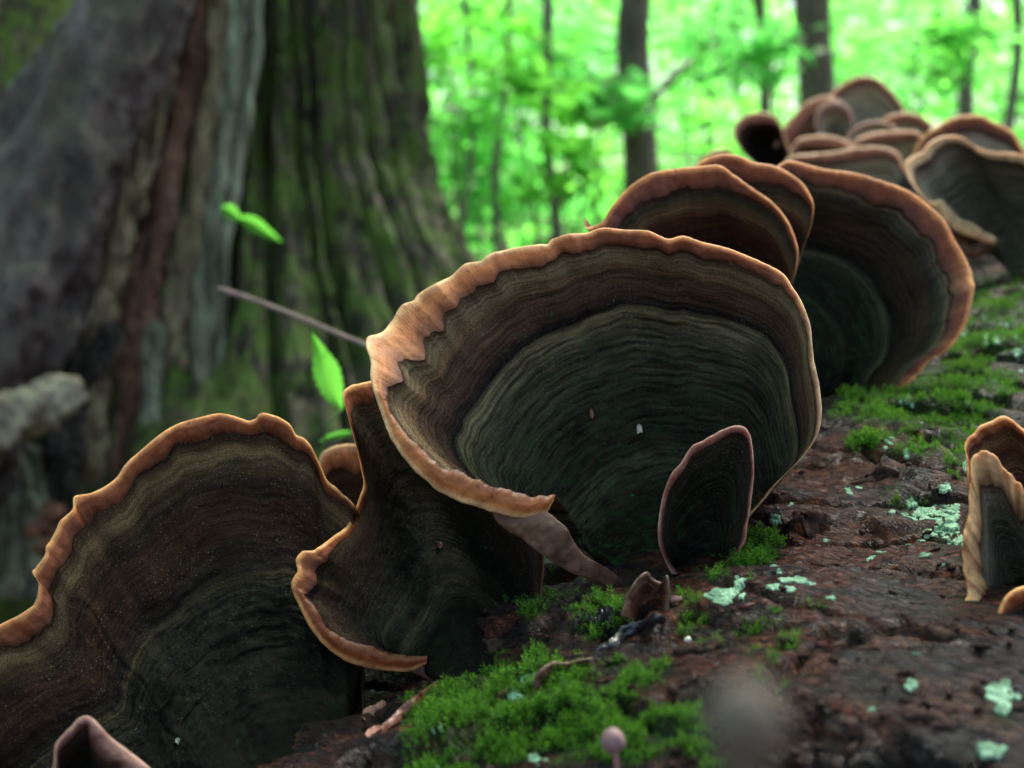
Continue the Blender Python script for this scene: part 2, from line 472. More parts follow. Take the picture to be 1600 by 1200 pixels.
M_ROT_TAN = wood_material('rotten_wood_tan', (0.05, 0.034, 0.018), (0.23, 0.165, 0.090), (0.44, 0.35, 0.22), 60, 0.7, (1, 1, 0.15), bump=0.8, bdist=0.006)
M_ROT_RED = wood_material('rotten_wood_red', (0.03, 0.013, 0.009), (0.18, 0.078, 0.046), (0.38, 0.20, 0.13), 60, 0.7, (1, 1, 0.15), bump=0.8, bdist=0.006)
M_ROT_GREY = wood_material('rotten_wood_grey', (0.04, 0.04, 0.026), (0.20, 0.20, 0.135), (0.40, 0.41, 0.30), 60, 0.7, (1, 1, 0.15), bump=0.8, bdist=0.006)
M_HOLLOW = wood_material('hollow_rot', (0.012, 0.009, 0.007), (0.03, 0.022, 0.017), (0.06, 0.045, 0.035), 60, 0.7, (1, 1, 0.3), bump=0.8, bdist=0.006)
M_FOLD = wood_material('fungus_underside', (0.075, 0.036, 0.022), (0.16, 0.080, 0.050), (0.25, 0.140, 0.090), 160, 0.6, bump=0.3, bdist=0.0006)
M_DRIED = wood_material('dried_fungus', (0.045, 0.02, 0.014), (0.13, 0.055, 0.032), (0.25, 0.12, 0.07), 260, 0.45, bump=0.5, bdist=0.0008)
M_BLACKWET = simple_material('black_wet_fungus', (0.02, 0.018, 0.022), 0.22, 500, 0.6, bump=0.6, spec=0.7)
M_SPLINTER = wood_material('red_splinter', (0.06, 0.012, 0.008), (0.17, 0.045, 0.03), (0.36, 0.16, 0.12), 300, 0.35, bump=0.4, bdist=0.0006)
M_PINKBIT = simple_material('pink_wood_bit', (0.42, 0.20, 0.16), 0.5, 500, 0.4)
M_PIN = simple_material('pin_mushroom', (0.30, 0.17, 0.18), 0.6, 900, 0.3, sss=0.2, bump=0.2)
M_STALKN = simple_material('near_stalk', (0.15, 0.115, 0.095), 0.9, 400, 0.3)
M_WHITE = simple_material('pale_flake', (0.62, 0.58, 0.48), 0.5, 900, 0.3)
M_TWIG = simple_material('dry_stem', (0.25, 0.15, 0.13), 0.6, 200, 0.3)
M_STEM = simple_material('green_stem', (0.06, 0.16, 0.02), 0.5, 200, 0.3)
M_DEADLEAF = simple_material('dead_leaf', (0.15, 0.055, 0.025), 0.55, 60, 0.5)
M_PALEWOOD = wood_material('pale_dead_wood', (0.14, 0.10, 0.07), (0.32, 0.25, 0.18), (0.50, 0.41, 0.31), 50, 0.7, bdist=0.004)
M_GROUND = wood_material('leaf_litter', (0.02, 0.014, 0.009), (0.06, 0.042, 0.025), (0.10, 0.085, 0.04), 9, 0.8, moss=0.5, bdist=0.02, mossc=(0.03, 0.07, 0.012))

# ------------------------------------------------------------------ the fallen log: a leaning cylinder
def cam2world(v):
    return v[0] * CR + v[1] * CU + v[2] * CF


LA = cam2world(np.array([.536, .257, .804])); LA /= np.linalg.norm(LA)
_c = cam2world(np.array([.83, 0, -.55])); _c -= LA * (_c @ LA); LC = _c / np.linalg.norm(_c)
LN = np.cross(LC, LA); LN /= np.linalg.norm(LN)
if LN[2] < 0: LN = -LN
LR = 0.20
LMID = CO + cam2world(np.array([.045, -.030, .177]))
LQ = LMID - LN * math.sqrt(LR**2 - .0325**2)

# moss carpets drawn as soft blobs: photo pixel x, y, radius x, radius y, strength
MOSS = [(860, 1130, 250, 88, 1.05), (980, 1075, 120, 55, 0.9), (700, 1165, 110, 55, 0.7), (1120, 985, 95, 32, 0.75), (1165, 855, 70, 40, 0.7), (895, 960, 95, 36, 0.85),
        (770, 1040, 110, 40, 0.85), (1440, 620, 170, 62, 1.25), (1545, 515, 130, 60, 1.25), (1395, 700, 85, 26, 0.7), (1590, 445, 70, 25, 0.6), (1290, 940, 50, 14, 0.6),
        (1130, 900, 60, 22, 0.6), (1500, 735, 30, 36, 0.7), (1060, 1160, 80, 40, 0.5), (1480, 670, 120, 30, 0.8), (1200, 1010, 60, 20, 0.35)]


def log_sphi(P):
    rel = P - LQ
    s = rel @ LA
    n = rel @ LN; c = rel @ LC
    return s, np.arctan2(c, n), np.sqrt(n * n + c * c)


def log_h(s, phi):
    """relief of the bark in metres"""
    p = np.stack([s, phi * LR, np.zeros_like(s)], -1)
    h = 0.0035 * fbm(p * 16, 3)
    h = h + 0.0010 * fbm(p * np.array([115, 52, 1]) + 3, 4, 0.6)
    plate = perlin(p * np.array([46, 20, 1]) + 31)
    h = h + 0.0018 * sstep(-0.05, 0.03, plate + 0.15 * perlin(p * 170))
    crack = np.abs(perlin(p * np.array([62, 20, 1]) + 0.35 * np.stack([perlin(p * 50), perlin(p * 50 + 9), p[..., 2]], -1) + 71))
    h = h - 0.0026 * (1 - sstep(0.0, 0.075, crack))
    h = h + 0.00035 * fbm(p * 420, 3, 0.6)
    return h


def log_point(s, phi, off=0.0, h=None):
    s = np.asarray(s, float); phi = np.asarray(phi, float)
    r = LR + (log_h(s, phi) if h is None else h) + off
    return LQ + s[..., None] * LA + r[..., None] * (np.cos(phi)[..., None] * LN + np.sin(phi)[..., None] * LC)


def log_hit(px, py, relief=True):
    """where the photo ray meets the log; returns s, phi, depth (nan if it misses)"""
    px = np.atleast_1d(np.asarray(px, float)); py = np.atleast_1d(np.asarray(py, float))
    D = at(px, py, np.ones_like(px)) - CO
    O = CO - LQ
    Dp = D - (D @ LA)[..., None] * LA
    Op = O - (O @ LA) * LA
    h = np.zeros_like(px)
    for k in range(5):
        a = (Dp * Dp).sum(-1); b = 2 * (Dp @ Op); c = Op @ Op - (LR + h)**2
        disc = b * b - 4 * a * c
        t = (-b - np.sqrt(np.where(disc > 0, disc, np.nan))) / (2 * a)
        P = CO + t[..., None] * D
        s, phi, r = log_sphi(P)
        ok = ~np.isnan(t)
        if k < 4 and relief:
            h = np.where(ok, log_h(np.where(ok, s, 0), np.where(ok, phi, 0)), 0)
    return s, phi, t


def project(P):
    rel = P - CO
    d = rel @ CF
    return 800 + FPX * (rel @ CR) / d, 600 - FPX * (rel @ CU) / d, d


def moss_mask(P):
    px, py, d = project(P)
    m = np.zeros(px.shape)
    nz = fbm(P * 70, 4, 0.6)
    nz2 = fbm(P * 260 + 5, 3, 0.6)
    for (x, y, rx, ry, st) in MOSS:
        q = ((px - x) / rx)**2 + ((py - y) / ry)**2
        m = np.maximum(m, st * (1 - sstep(0.35, 1.25, q)))
    m = np.where(d > 0.02, m, 0)
    return np.clip(m * 1.6 + 1.15 * nz + 0.6 * nz2 - 0.62, 0, 1)


log = thing('fallen_log', 'dark wet fallen log with mossy flaking bark under the row of bracket fungi', 'log', LQ - LA * 0.2)
s_ax = np.concatenate([np.linspace(-0.30, -0.10, 14, endpoint=False), np.linspace(-0.10, 0.30, 520, endpoint=False), np.linspace(0.30, 0.70, 150, endpoint=False), np.linspace(0.70, 1.7, 50)])
ph = np.radians(np.concatenate([np.linspace(-48, 40, 420, endpoint=False), np.linspace(40, 312, 60, endpoint=False)]))
S, PH = np.meshgrid(s_ax, ph, indexing='ij')
LP = log_point(S, PH)
mm = moss_mask(LP)
mm *= (np.cos(PH) > 0.5)
nr, nc = S.shape
v = LP.reshape(-1, 3)
f = grid_faces(nr, nc, wrap=True)
v = np.vstack([v, LQ + LA * s_ax[0], LQ + LA * s_ax[-1]])
f_main = f
o = new_mesh_obj('bark', v[:-2], f_main, M_LOG, log, attrs={'moss': mm.ravel(), 'along_log': S.ravel(), 'around_log': (PH * LR).ravel()})
for e, nrm in ((0, -1), (-1, 1)):
    bm = bmesh.new()
    ring = LP[e][::4]
    cen = bm.verts.new(LQ + LA * s_ax[e])
    rv = [bm.verts.new(p) for p in ring]
    for i in range(len(rv)):
        bm.faces.new((cen, rv[i], rv[(i + 1) % len(rv)]))
    me = bpy.data.meshes.new('cut_end'); bm.to_mesh(me); bm.free(); me.materials.append(M_PALEWOOD)
    oe = bpy.data.objects.new('cut_end', me); COL.objects.link(oe); oe.parent = log
    oe.matrix_parent_inverse = Matrix.Translation(-log.location)


# ------------------------------------------------------------------ bracket fungus builder
def base_depth(px, py, sink=0.002):
    s, phi, t = log_hit(px, py)
    return float(t[0]) + sink


def bracket(label, ctrl, base, cap_mat, rim_mat, nu=240, nv=90, bulge=0.008, thick=0.0012, cren=2.0, relief=0.00022,
            lip=0.0006, key=None, seed=0, creases=(), hairs=0, name='bracket_fungus', group=None, cat='bracket fungus', bpow=1.0, dish=0.0, soft=40, follow=7, flat_start=0.0, wavy=1.0, dpow=1.0):
    """ctrl: rim points (px, py, depth, band width[, inner dx, inner dy]); base: two points (px, py, depth)"""
    C = []
    bx = np.mean([b[0] for b in base]); by = np.mean([b[1] for b in base])
    for c in ctrl:
        px, py, d, w = c[:4]
        if len(c) >= 6:
            dx, dy = c[4], c[5]; lp = 1.0
        else:
            lp = 0.16
            L = math.hypot(bx - px, by - py)
            dx, dy = (bx - px) / L * w, (by - py) / L * w
        C.append((px, py, d, dx, dy, lp))
    R, total = catmull(C, nu)
    uu = np.linspace(0, 1, nu)
    # small scallops of the growing edge
    q = np.stack([R[:, 0] * 0.035, R[:, 1] * 0.035, np.full(nu, seed * 3.7)], -1)
    R0 = R.copy()
    kk = max(3, nu // soft) | 1
    ker = np.hanning(kk + 2)[1:-1]; ker /= ker.sum()
    for j_ in range(6):
        R0[:, j_] = np.convolve(np.pad(R[:, j_], kk // 2, mode='reflect', reflect_type='odd'), ker, mode='valid')
    cr = fbm(q, 3, 0.5) * cren * 0.55 * np.clip(0.7 + 1.6 * perlin(q * 0.23 + 7), 0.1, 2.0) + 0.9 * perlin(q * 4.3 + 21) * np.clip(2.2 * perlin(q * 0.6 + 50), 0, 1)
    vin = np.stack([R[:, 3], R[:, 4]], 1)
    vin /= np.maximum(np.linalg.norm(vin, axis=1)[:, None], 1e-6)
    R[:, 0] += vin[:, 0] * cr; R[:, 1] += vin[:, 1] * cr
    dwav = fbm(q * 0.5 + 40, 3, 0.5) * 0.0006 * wavy
    R[:, 2] += dwav
    O = R[:, :3].copy()
    wn_ = 1 + 0.32 * fbm(q * 0.6 + 80, 4, 0.5)
    I = np.stack([R[:, 0] + R[:, 3] * wn_, R[:, 1] + R[:, 4] * wn_, R[:, 2] + 0.0004], 1)
    B = np.array(base[0])[None, :] * (1 - uu[:, None]) + np.array(base[-1])[None, :] * uu[:, None]
    vv = np.linspace(0, 1, nv)
    I0 = np.stack([R0[:, 0] + R0[:, 3], R0[:, 1] + R0[:, 4], R0[:, 2] + 0.0004], 1)
    near = (vv**follow)[:, None]
    px = B[None, :, 0] + (I0 - B)[None, :, 0] * vv[:, None] + (I - I0)[None, :, 0] * near
    py = B[None, :, 1] + (I0 - B)[None, :, 1] * vv[:, None] + (I - I0)[None, :, 1] * near
    dd = B[None, :, 2] + (I0 - B)[None, :, 2] * (vv**dpow)[:, None] + (I - I0)[None, :, 2] * near
    prof = np.sin(np.pi * vv**bpow) + dish * np.sin(2 * np.pi * vv)
    # toward the two ends of the rim the sheet is flatter
    dd += (bulge * prof)[:, None] * (-2.2 + 3.2 * sstep(0, flat_start, uu) if flat_start else np.ones(nu))[None, :]
    zone = np.repeat(vv[:, None], nu, 1)
    if key is not None:
        ku = np.interp(uu, [k[0] for k in key], [k[1] for k in key])[None, :]
        zone = np.where(zone < ku, zone / ku * 0.72, 0.72 + (zone - ku) / (1 - ku) * 0.28)
    along = np.repeat((uu * total / 60.0)[None, :], nv, 0)
    qq = np.stack([along * 0.4, zone * 52 + 0.4 * perlin(np.stack([along * 1.4, zone * 5, np.full_like(zone, seed)], -1)), np.full_like(zone, seed * 1.7)], -1)
    rel = fbm(qq, 3, 0.6) * relief * (1.15 - 0.45 * sstep(0.66, 0.8, zone)) + 0.00022 * fbm(np.stack([px * 0.05, py * 0.05, np.full_like(px, seed)], -1), 3)
    low = 0.0014 * perlin(np.stack([px * 0.011, py * 0.011, np.full_like(px, seed + 0.5)], -1))
    env = np.sin(np.pi * np.clip(vv, 0, 1))[:, None]**0.5
    dd = dd + rel * np.minimum(1, 4 * (1 - vv))[:, None] + low * env
    for (cu, cw, cd) in creases:
        dd += cd * np.exp(-((uu[None, :] - cu + 0.02 * perlin(np.stack([vv * 9, vv * 0 + seed, vv * 0], -1))[:, None]) / cw)**2) * sstep(0.15, 0.6, vv)[:, None] * (1.0 - 0.9 * sstep(0.93, 1.0, vv))[:, None]
    top = at(px, py, dd)
    th = thick * (1 + 1.6 * (1 - vv)**2)[:, None]
    bot = at(px, py, dd + th)
    # rim band: from the inner border over a rounded edge to the underside
    nt = 12
    tt = np.linspace(0, 1, nt)
    rp = I[None, :, :] * (1 - tt[:, None, None]) + O[None, :, :] * tt[:, None, None]
    rd = rp[..., 2] - lip * np.sin(np.pi * tt**0.8)[:, None] * (np.clip(np.linalg.norm(R[:, 3:5], axis=1) / 28, 0.35, 1.0) * R[:, 5])[None, :]
    rd = rd + 0.00016 * fbm(np.stack([rp[..., 0] * 0.06, rp[..., 1] * 0.06, np.full(rp.shape[:2], seed + 9)], -1), 3) * np.sin(np.pi * tt)[:, None]
    rd[0] = dd[-1]
    rows = [at(rp[..., 0], rp[..., 1], rd)]
    zr = [np.repeat((tt * 0.9)[:, None], nu, 1)]
    outdir = -vin
    for a in np.linspace(0, np.pi, 7)[1:-1]:
        bulg = 0.5 * thick / O[:, 2] * FPX * math.sin(a)
        rows.append(at(O[:, 0] + outdir[:, 0] * bulg, O[:, 1] + outdir[:, 1] * bulg, rd[-1] + thick * 0.5 * (1 - math.cos(a)))[None])
        zr.append(np.full((1, nu), 0.95))
    for k in range(6):
        f_ = k / 5
        j = O * (1 - f_) + I * f_
        rows.append(at(j[:, 0], j[:, 1], rd[-1] * (1 - f_) + dd[-1] * f_ + thick)[None])
        zr.append(np.full((1, nu), 0.95 - 0.3 * f_))
    RM = np.concatenate(rows, 0); ZR = np.concatenate(zr, 0)
    b3 = at(np.array([bx]), np.array([by]), np.array([np.mean([b[2] for b in base])]))[0]
    root = thing(name, label, cat, b3, group)
    # cap: top, underside and the two side strips
    n1 = nv * nu
    V = np.concatenate([top.reshape(-1, 3), bot.reshape(-1, 3)])
    F = [grid_faces(nv, nu, flip=True), grid_faces(nv, nu, off=n1)]
    for cidx, fl in ((0, False), (nu - 1, True)):
        a = np.arange(nv - 1) * nu + cidx
        q4 = np.stack([a, a + nu, a + nu + n1, a + n1], 1)
        F.append(q4[:, ::-1] if fl else q4)
    z2 = np.concatenate([zone.ravel(), zone.ravel()]); a2 = np.concatenate([along.ravel(), along.ravel()])
    new_mesh_obj('cap', V, np.concatenate(F), cap_mat, root, attrs={'zone': z2, 'along': a2})
    if hairs:
        rgh = np.random.default_rng(int(seed * 10) + 3)
        ga = np.linalg.norm(np.cross(top[1:, :-1] - top[:-1, :-1], top[:-1, 1:] - top[:-1, :-1]), axis=-1)
        pick = rgh.choice(ga.size, hairs, p=(ga / ga.sum()).ravel())
        ri, ci = np.unravel_index(pick, ga.shape)
        fu, fv = rgh.random((2, hairs))
        a0, a1, a3 = top[ri, ci], top[ri, ci + 1], top[ri + 1, ci]
        P0 = a0 + (a1 - a0) * fu[:, None] + (a3 - a0) * fv[:, None]
        nn = np.cross(a1 - a0, a3 - a0); nn /= np.maximum(np.linalg.norm(nn, axis=1)[:, None], 1e-12)
        nn *= np.sign(((CO - P0) * nn).sum(1))[:, None]
        ra = a3 - a0; ra /= np.maximum(np.linalg.norm(ra, axis=1)[:, None], 1e-12)
        dr = nn * 0.55 + ra * 0.7 + rgh.normal(0, 0.38, (hairs, 3)); dr /= np.linalg.norm(dr, axis=1)[:, None]
        sd_ = np.cross(dr, rgh.normal(size=(hairs, 3))); sd_ /= np.linalg.norm(sd_, axis=1)[:, None]
        Lh = rgh.uniform(0.00018, 0.00050, hairs)[:, None]
        HV = np.stack([P0 - sd_ * 2.0e-5, P0 + sd_ * 2.0e-5, P0 + dr * Lh], 1).reshape(-1, 3)
        hz = np.repeat(zone[ri, ci], 3); ha = np.repeat(along[ri, ci], 3)
        ho = new_mesh_obj('felt_hair', HV, np.arange(hairs * 3).reshape(-1, 3), cap_mat, root, smooth=False, attrs={'zone': hz, 'along': ha})
        ho['kind'] = 'stuff'
    nrr = RM.shape[0]
    al = np.repeat((uu * total / 60.0)[None, :], nrr, 0)
    F = [grid_faces(nrr, nu, flip=True)]
    o = new_mesh_obj('rim', RM.reshape(-1, 3), np.concatenate(F), rim_mat, root, attrs={'zone': ZR.ravel(), 'along': al.ravel(), 'turn': np.repeat(uu[None, :], nrr, 0).ravel()})
    return root


def strap(name, pairs, mat, parent=None, thick=0.5, n=60, ns=16, noise=0.06, seed=0, nfreq=0.05, stretch=1.0):
    """a rounded, noisy ribbon: pairs (px, py, width_px, depth) along its length"""
    P, L = catmull(pairs, n)
    T = np.gradient(P[:, :2], axis=0)
    T /= np.linalg.norm(T, axis=1)[:, None]
    N2 = np.stack([-T[:, 1], T[:, 0]], 1)
    ang = np.linspace(0, 2 * np.pi, ns, endpoint=False)
    ends = np.clip(np.minimum(np.arange(n), np.arange(n)[::-1]) / (0.05 * n), 0, 1)**0.5
    w = P[:, 2] * 0.5 * (0.15 + 0.85 * ends)
    X = P[:, 0, None] + N2[:, 0, None] * w[:, None] * np.cos(ang)[None, :]
    Y = P[:, 1, None] + N2[:, 1, None] * w[:, None] * np.cos(ang)[None, :]
    wm = w * P[:, 3] / FPX
    D = P[:, 3, None] - wm[:, None] * thick * np.sin(ang)[None, :]
    ll = np.linspace(0, L, n)[:, None] + 0 * X
    wq = np.clip(np.mean(w) * nfreq, 0.7, 3.0)
    q = np.stack([ll * nfreq * stretch, np.cos(ang)[None, :] * wq + seed * 3.1 + 0 * X, np.sin(ang)[None, :] * wq + seed + 0 * X], -1)
    nz = fbm(q, 4, 0.55) * noise
    X = X + N2[:, 0, None] * w[:, None] * nz * np.cos(ang)[None, :] * 2
    Y = Y + N2[:, 1, None] * w[:, None] * nz * np.cos(ang)[None, :] * 2
    D = D - wm[:, None] * nz * 2
    V = at(X, Y, D).reshape(-1, 3)
    F = grid_faces(n, ns, wrap=True)
    c0 = V[:ns].mean(0); c1 = V[-ns:].mean(0)
    V = np.vstack([V, c0, c1])
    quads = [tuple(int(i) for i in q_) for q_ in F]
    m = n * ns
    quads += [(m, (i + 1) % ns, i) for i in range(ns)]
    quads += [(m + 1, m - ns + i, m - ns + (i + 1) % ns) for i in range(ns)]
    return new_mesh_obj(name, V, quads, mat, parent)


def strap_thing(name, label, cat, pairs, mat, group=None, **kw):
    c = pairs[0]
    o = strap(name, pairs, mat, None, **kw)
    return tag(o, label, cat, group)


def bd(px, py, sink=0.002):
    return (px, py, base_depth(px, py, sink))


# ---- the big bracket in the middle
main_ctrl = [
    (1165, 812, .191, 9), (1196, 777, .1905, 10), (1216, 752, .190, 10), (1252, 716, .190, 9), (1275, 681, .190, 8), (1281, 645, .190, 7), (1277, 604, .191, 7), (1269, 559, .192, 8),
    (1264, 513, .194, 8), (1254, 482, .195, 9), (1236, 452, .197, 11), (1221, 431, .199, 14), (1196, 416, .201, 15), (1160, 401, .203, 15), (1135, 391, .204, 16), (1099, 383, .205, 18),
    (1069, 373, .206, 18), (1043, 377, .206, 17), (1013, 365, .2065, 21), (977, 363, .207, 20), (942, 360, .207, 22), (916, 368, .207, 22), (891, 369, .206, 25), (865, 377, .206, 26),
    (855, 386, .2055, 26), (840, 385, .205, 28), (794, 393, .204, 30), (769, 400, .203, 32), (753, 411, .202, 32), (728, 416, .201, 36), (708, 434, .200, 38), (682, 447, .198, 44),
    (657, 462, .197, 50), (649, 473, .196, 52), (631, 480, .195, 58), (616, 503, .193, 60), (601, 520, .191, 60), (578, 528, .189, 66), (575, 543, .187, 60), (583, 569, .185, 44), (583, 594, .183, 24),
    (598, 640, .181, 9, 8, -4), (614, 681, .179, 15, 14, -10), (637, 716, .1775, 28, 14, -26), (667, 747, .1765, 32, 16, -28), (703, 772, .176, 34, 18, -29), (743, 787, .176, 34, 16, -30),
    (785, 800, .177, 36, 10, -34), (825, 805, .178, 36, 6, -35), (852, 800, .179, 32, 8, -30), (866, 778, .180, 8, 2, -7)]
r = bracket('largest bracket fungus in the middle with peach orange wavy rim and dark zoned cap', main_ctrl,
            [bd(1150, 850), bd(955, 905)], M_CAP_MAIN, M_RIM_MAIN, nu=560, nv=240, follow=16, bulge=0.014, thick=0.0009, cren=2.6, lip=0.0008,
            key=[(0, .80), (0.2, .80), (0.45, .795), (0.62, .75), (0.8, .70), (1.0, .74)], seed=1, relief=0.0003, hairs=90000)
strap('folded_underside', [(770, 790, 34, .1785), (815, 808, 60, .1790), (850, 832, 58, .1797), (876, 857, 48, .1807), (900, 878, 36, .182), (925, 892, 28, .185), (955, 906, 22, .189), (972, 915, 14, .192)], M_FOLD, r, thick=0.3, n=120, ns=30, noise=0.07, seed=3, nfreq=0.022)

# ---- small loop shaped bracket in front of it
bracket('small dark bracket with thin pinkish looped rim in front of the largest bracket',
        [(1118, 890, .187, 7), (1142, 872, .186, 7), (1161, 850, .185, 8), (1166, 820, .184, 8), (1172, 790, .1835, 8), (1176, 750, .183, 8), (1176, 715, .183, 8), (1172, 685, .183, 9), (1163, 671, .183, 9),
         (1148, 668, .183, 9), (1125, 676, .183, 10), (1100, 690, .1835, 11), (1080, 702, .184, 12), (1065, 725, .184, 11), (1050, 742, .1845, 11), (1040, 765, .185, 11), (1034, 790, .185, 11),
         (1030, 820, .1855, 10), (1031, 850, .1865, 10), (1040, 875, .1875, 10), (1052, 897, .189, 10)],
        [(1105, 897, .1915), (1062, 904, .1925)], M_CAP_LOOP, M_RIM_MAUVE, nu=260, nv=70, bulge=0.001, cren=3.0, wavy=2.0, thick=0.0006, seed=2, lip=0.0005)

# ---- second bracket, below left of the big one
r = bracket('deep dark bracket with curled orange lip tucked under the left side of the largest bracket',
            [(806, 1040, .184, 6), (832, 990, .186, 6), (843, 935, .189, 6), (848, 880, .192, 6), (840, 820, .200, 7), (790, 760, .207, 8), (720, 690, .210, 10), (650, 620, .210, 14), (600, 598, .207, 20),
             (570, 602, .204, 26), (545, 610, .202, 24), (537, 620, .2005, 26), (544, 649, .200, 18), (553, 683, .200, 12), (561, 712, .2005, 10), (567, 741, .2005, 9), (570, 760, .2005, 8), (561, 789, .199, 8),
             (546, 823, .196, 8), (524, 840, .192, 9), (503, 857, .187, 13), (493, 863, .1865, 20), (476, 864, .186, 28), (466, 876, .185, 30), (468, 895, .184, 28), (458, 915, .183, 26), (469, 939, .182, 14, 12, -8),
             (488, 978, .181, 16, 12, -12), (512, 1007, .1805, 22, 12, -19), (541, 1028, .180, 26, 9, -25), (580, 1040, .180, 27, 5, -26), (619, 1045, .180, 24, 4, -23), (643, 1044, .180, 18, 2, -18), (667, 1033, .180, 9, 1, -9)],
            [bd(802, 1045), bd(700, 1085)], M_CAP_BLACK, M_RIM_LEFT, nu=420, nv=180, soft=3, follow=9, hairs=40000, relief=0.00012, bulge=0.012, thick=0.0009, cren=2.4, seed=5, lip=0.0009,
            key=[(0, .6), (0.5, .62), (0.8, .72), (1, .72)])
strap('folded_underside', [(622, 1038, 14, .181), (655, 1046, 18, .181), (680, 1062, 18, .181), (697, 1084, 14, .181)], M_FOLD, r, thick=0.5, n=40, seed=4)

# ---- big left bracket
bracket('broad two lobed bracket with orange rim filling the lower left corner',
        [(564, 1060, .188, 3), (566, 1030, .192, 3), (572, 960, .205, 3), (580, 870, .205, 4), (566, 815, .200, 7), (553, 794, .1965, 9), (541, 780, .197, 10), (512, 755, .198, 13),
         (498, 726, .199, 15), (486, 702, .199, 17), (474, 688, .1995, 19), (462, 683, .200, 20), (454, 668, .200, 24), (440, 659, .200, 26), (411, 649, .200, 30), (399, 659, .2, 24), (387, 661, .2, 24), (372, 656, .2, 26),
         (343, 650, .2, 30), (314, 656, .1995, 30), (280, 666, .199, 30), (251, 683, .1985, 30), (222, 707, .198, 28), (198, 729, .197, 26), (184, 750, .196, 26), (164, 765, .195, 28), (145, 774, .1945, 32), (118, 779, .194, 42),
         (115, 799, .193, 34), (97, 818, .192, 34), (85, 842, .191, 32), (75, 857, .190, 32), (73, 871, .1895, 30), (58, 891, .189, 36), (53, 898, .1885, 38), (63, 915, .188, 28), (60, 939, .187, 30), (53, 951, .1865, 34),
         (29, 966, .186, 34), (0, 980, .1855, 34), (-40, 998, .185, 32), (-90, 1040, .184, 30), (-150, 1120, .183, 25), (-180, 1230, .182, 20), (-120, 1360, .180, 12)],
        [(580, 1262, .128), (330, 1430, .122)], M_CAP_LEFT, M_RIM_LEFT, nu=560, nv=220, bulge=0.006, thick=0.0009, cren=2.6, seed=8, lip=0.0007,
        key=[(0, .6), (0.3, .66), (0.5, .68), (0.75, .66), (1, .75)], creases=((0.835, 0.010, 0.0022), (0.60, 0.004, 0.0003)), relief=0.0003, hairs=80000, flat_start=0.07, dpow=0.52)

# ---- bracket right behind the big one
bracket('large round bracket with rusty orange rim standing on moss just right of the largest bracket',
        [(1215, 262, .272, 16), (1230, 254, .273, 22), (1250, 257, .274, 26), (1287, 267, .276, 30), (1333, 273, .277, 30), (1367, 283, .277, 30), (1400, 293, .277, 30), (1427, 307, .276, 30), (1453, 327, .275, 30), (1473, 347, .274, 32), (1487, 373, .273, 34),
         (1503, 400, .272, 36), (1515, 427, .270, 38), (1519, 453, .268, 38), (1512, 492, .266, 34), (1499, 522, .265, 28), (1477, 548, .264, 22), (1451, 563, .264, 16), (1434, 583, .264, 14), (1399, 613, .264, 10), (1369, 628, .264, 9),
         (1334, 637, .264, 9), (1317, 652, .264, 8), (1290, 660, .264, 8)],
        [(1215, 500, .272), (1270, 640, .270)], M_CAP_RIGHT, M_RIM_RUST, nu=360, nv=140, hairs=40000, bulge=0.012, thick=0.0010, cren=2.6, seed=11, key=[(0, .55), (1, .60)])
# ---- two brackets behind its top left
bracket('reddish bracket peeking over the top of the largest bracket, nearer of a pair',
        [(915, 341, .236, 12), (917, 358, .235, 14), (930, 356, .2355, 14), (944, 349, .236, 18), (955, 330, .2365, 24), (970, 311, .237, 28), (989, 292, .238, 30), (1015, 276, .239, 30), (1052, 268, .240, 30), (1086, 264, .240, 30), (1124, 262, .240, 26),
         (1142, 274, .240, 20), (1165, 291, .239, 16), (1184, 304, .239, 14), (1206, 319, .238, 12), (1225, 341, .237, 10), (1238, 367, .236, 9), (1246, 395, .235, 8), (1241, 430, .235, 7), (1228, 460, .236, 7)],
        [(1080, 640, .262), (1190, 640, .262)], M_CAP_RED, M_RIM_RUST, nu=300, nv=120, bulge=0.006, cren=2.6, thick=0.001, seed=13, key=[(0, .8), (1, .8)], dish=0.1)
bracket('reddish bracket with rust rim half hidden behind its twin above the largest bracket',
        [(1086, 268, .250, 14), (1092, 258, .250, 16), (1110, 249, .250, 22), (1132, 244, .251, 26), (1155, 248, .251, 26), (1180, 258, .251, 26), (1210, 262, .251, 24), (1235, 275, .250, 20), (1255, 292, .250, 14), (1268, 315, .249, 10), (1270, 335, .248, 9),
         (1262, 370, .248, 8), (1250, 398, .248, 7), (1240, 430, .249, 7)],
        [(1120, 620, .270), (1210, 600, .270)], M_CAP_RED, M_RIM_RUST, nu=260, nv=100, bulge=0.004, cren=2.6, thick=0.001, seed=14, key=[(0, .8), (1, .8)])
# ---- brackets at the right edge, further up the log
r = bracket('dark green bracket with long pale curled lip at the right edge, up the log',
            [(1660, 262, .385, 8), (1630, 252, .386, 9), (1600, 247, .386, 9), (1580, 243, .386, 9), (1557, 242, .386, 9), (1537, 237, .386, 9), (1523, 231, .386, 9), (1510, 221, .386, 10), (1493, 215, .386, 10), (1470, 218, .385, 11),
             (1453, 227, .383, 12), (1443, 240, .381, 13), (1427, 248, .379, 14), (1417, 257, .377, 16), (1420, 277, .374, 15), (1430, 293, .372, 14), (1443, 310, .370, 14), (1463, 323, .368, 14, 8, -11), (1480, 345, .366, 16, 8, -14), (1500, 360, .364, 16, 6, -15),
             (1527, 370, .362, 16, 4, -15), (1556, 378, .361, 10, 1, -9)],
            [(1640, 440, .392), (1580, 440, .388)], M_CAP_GREY, M_RIM_BUFF, nu=240, nv=100, bulge=0.014, cren=1.8, seed=17, thick=0.0016)
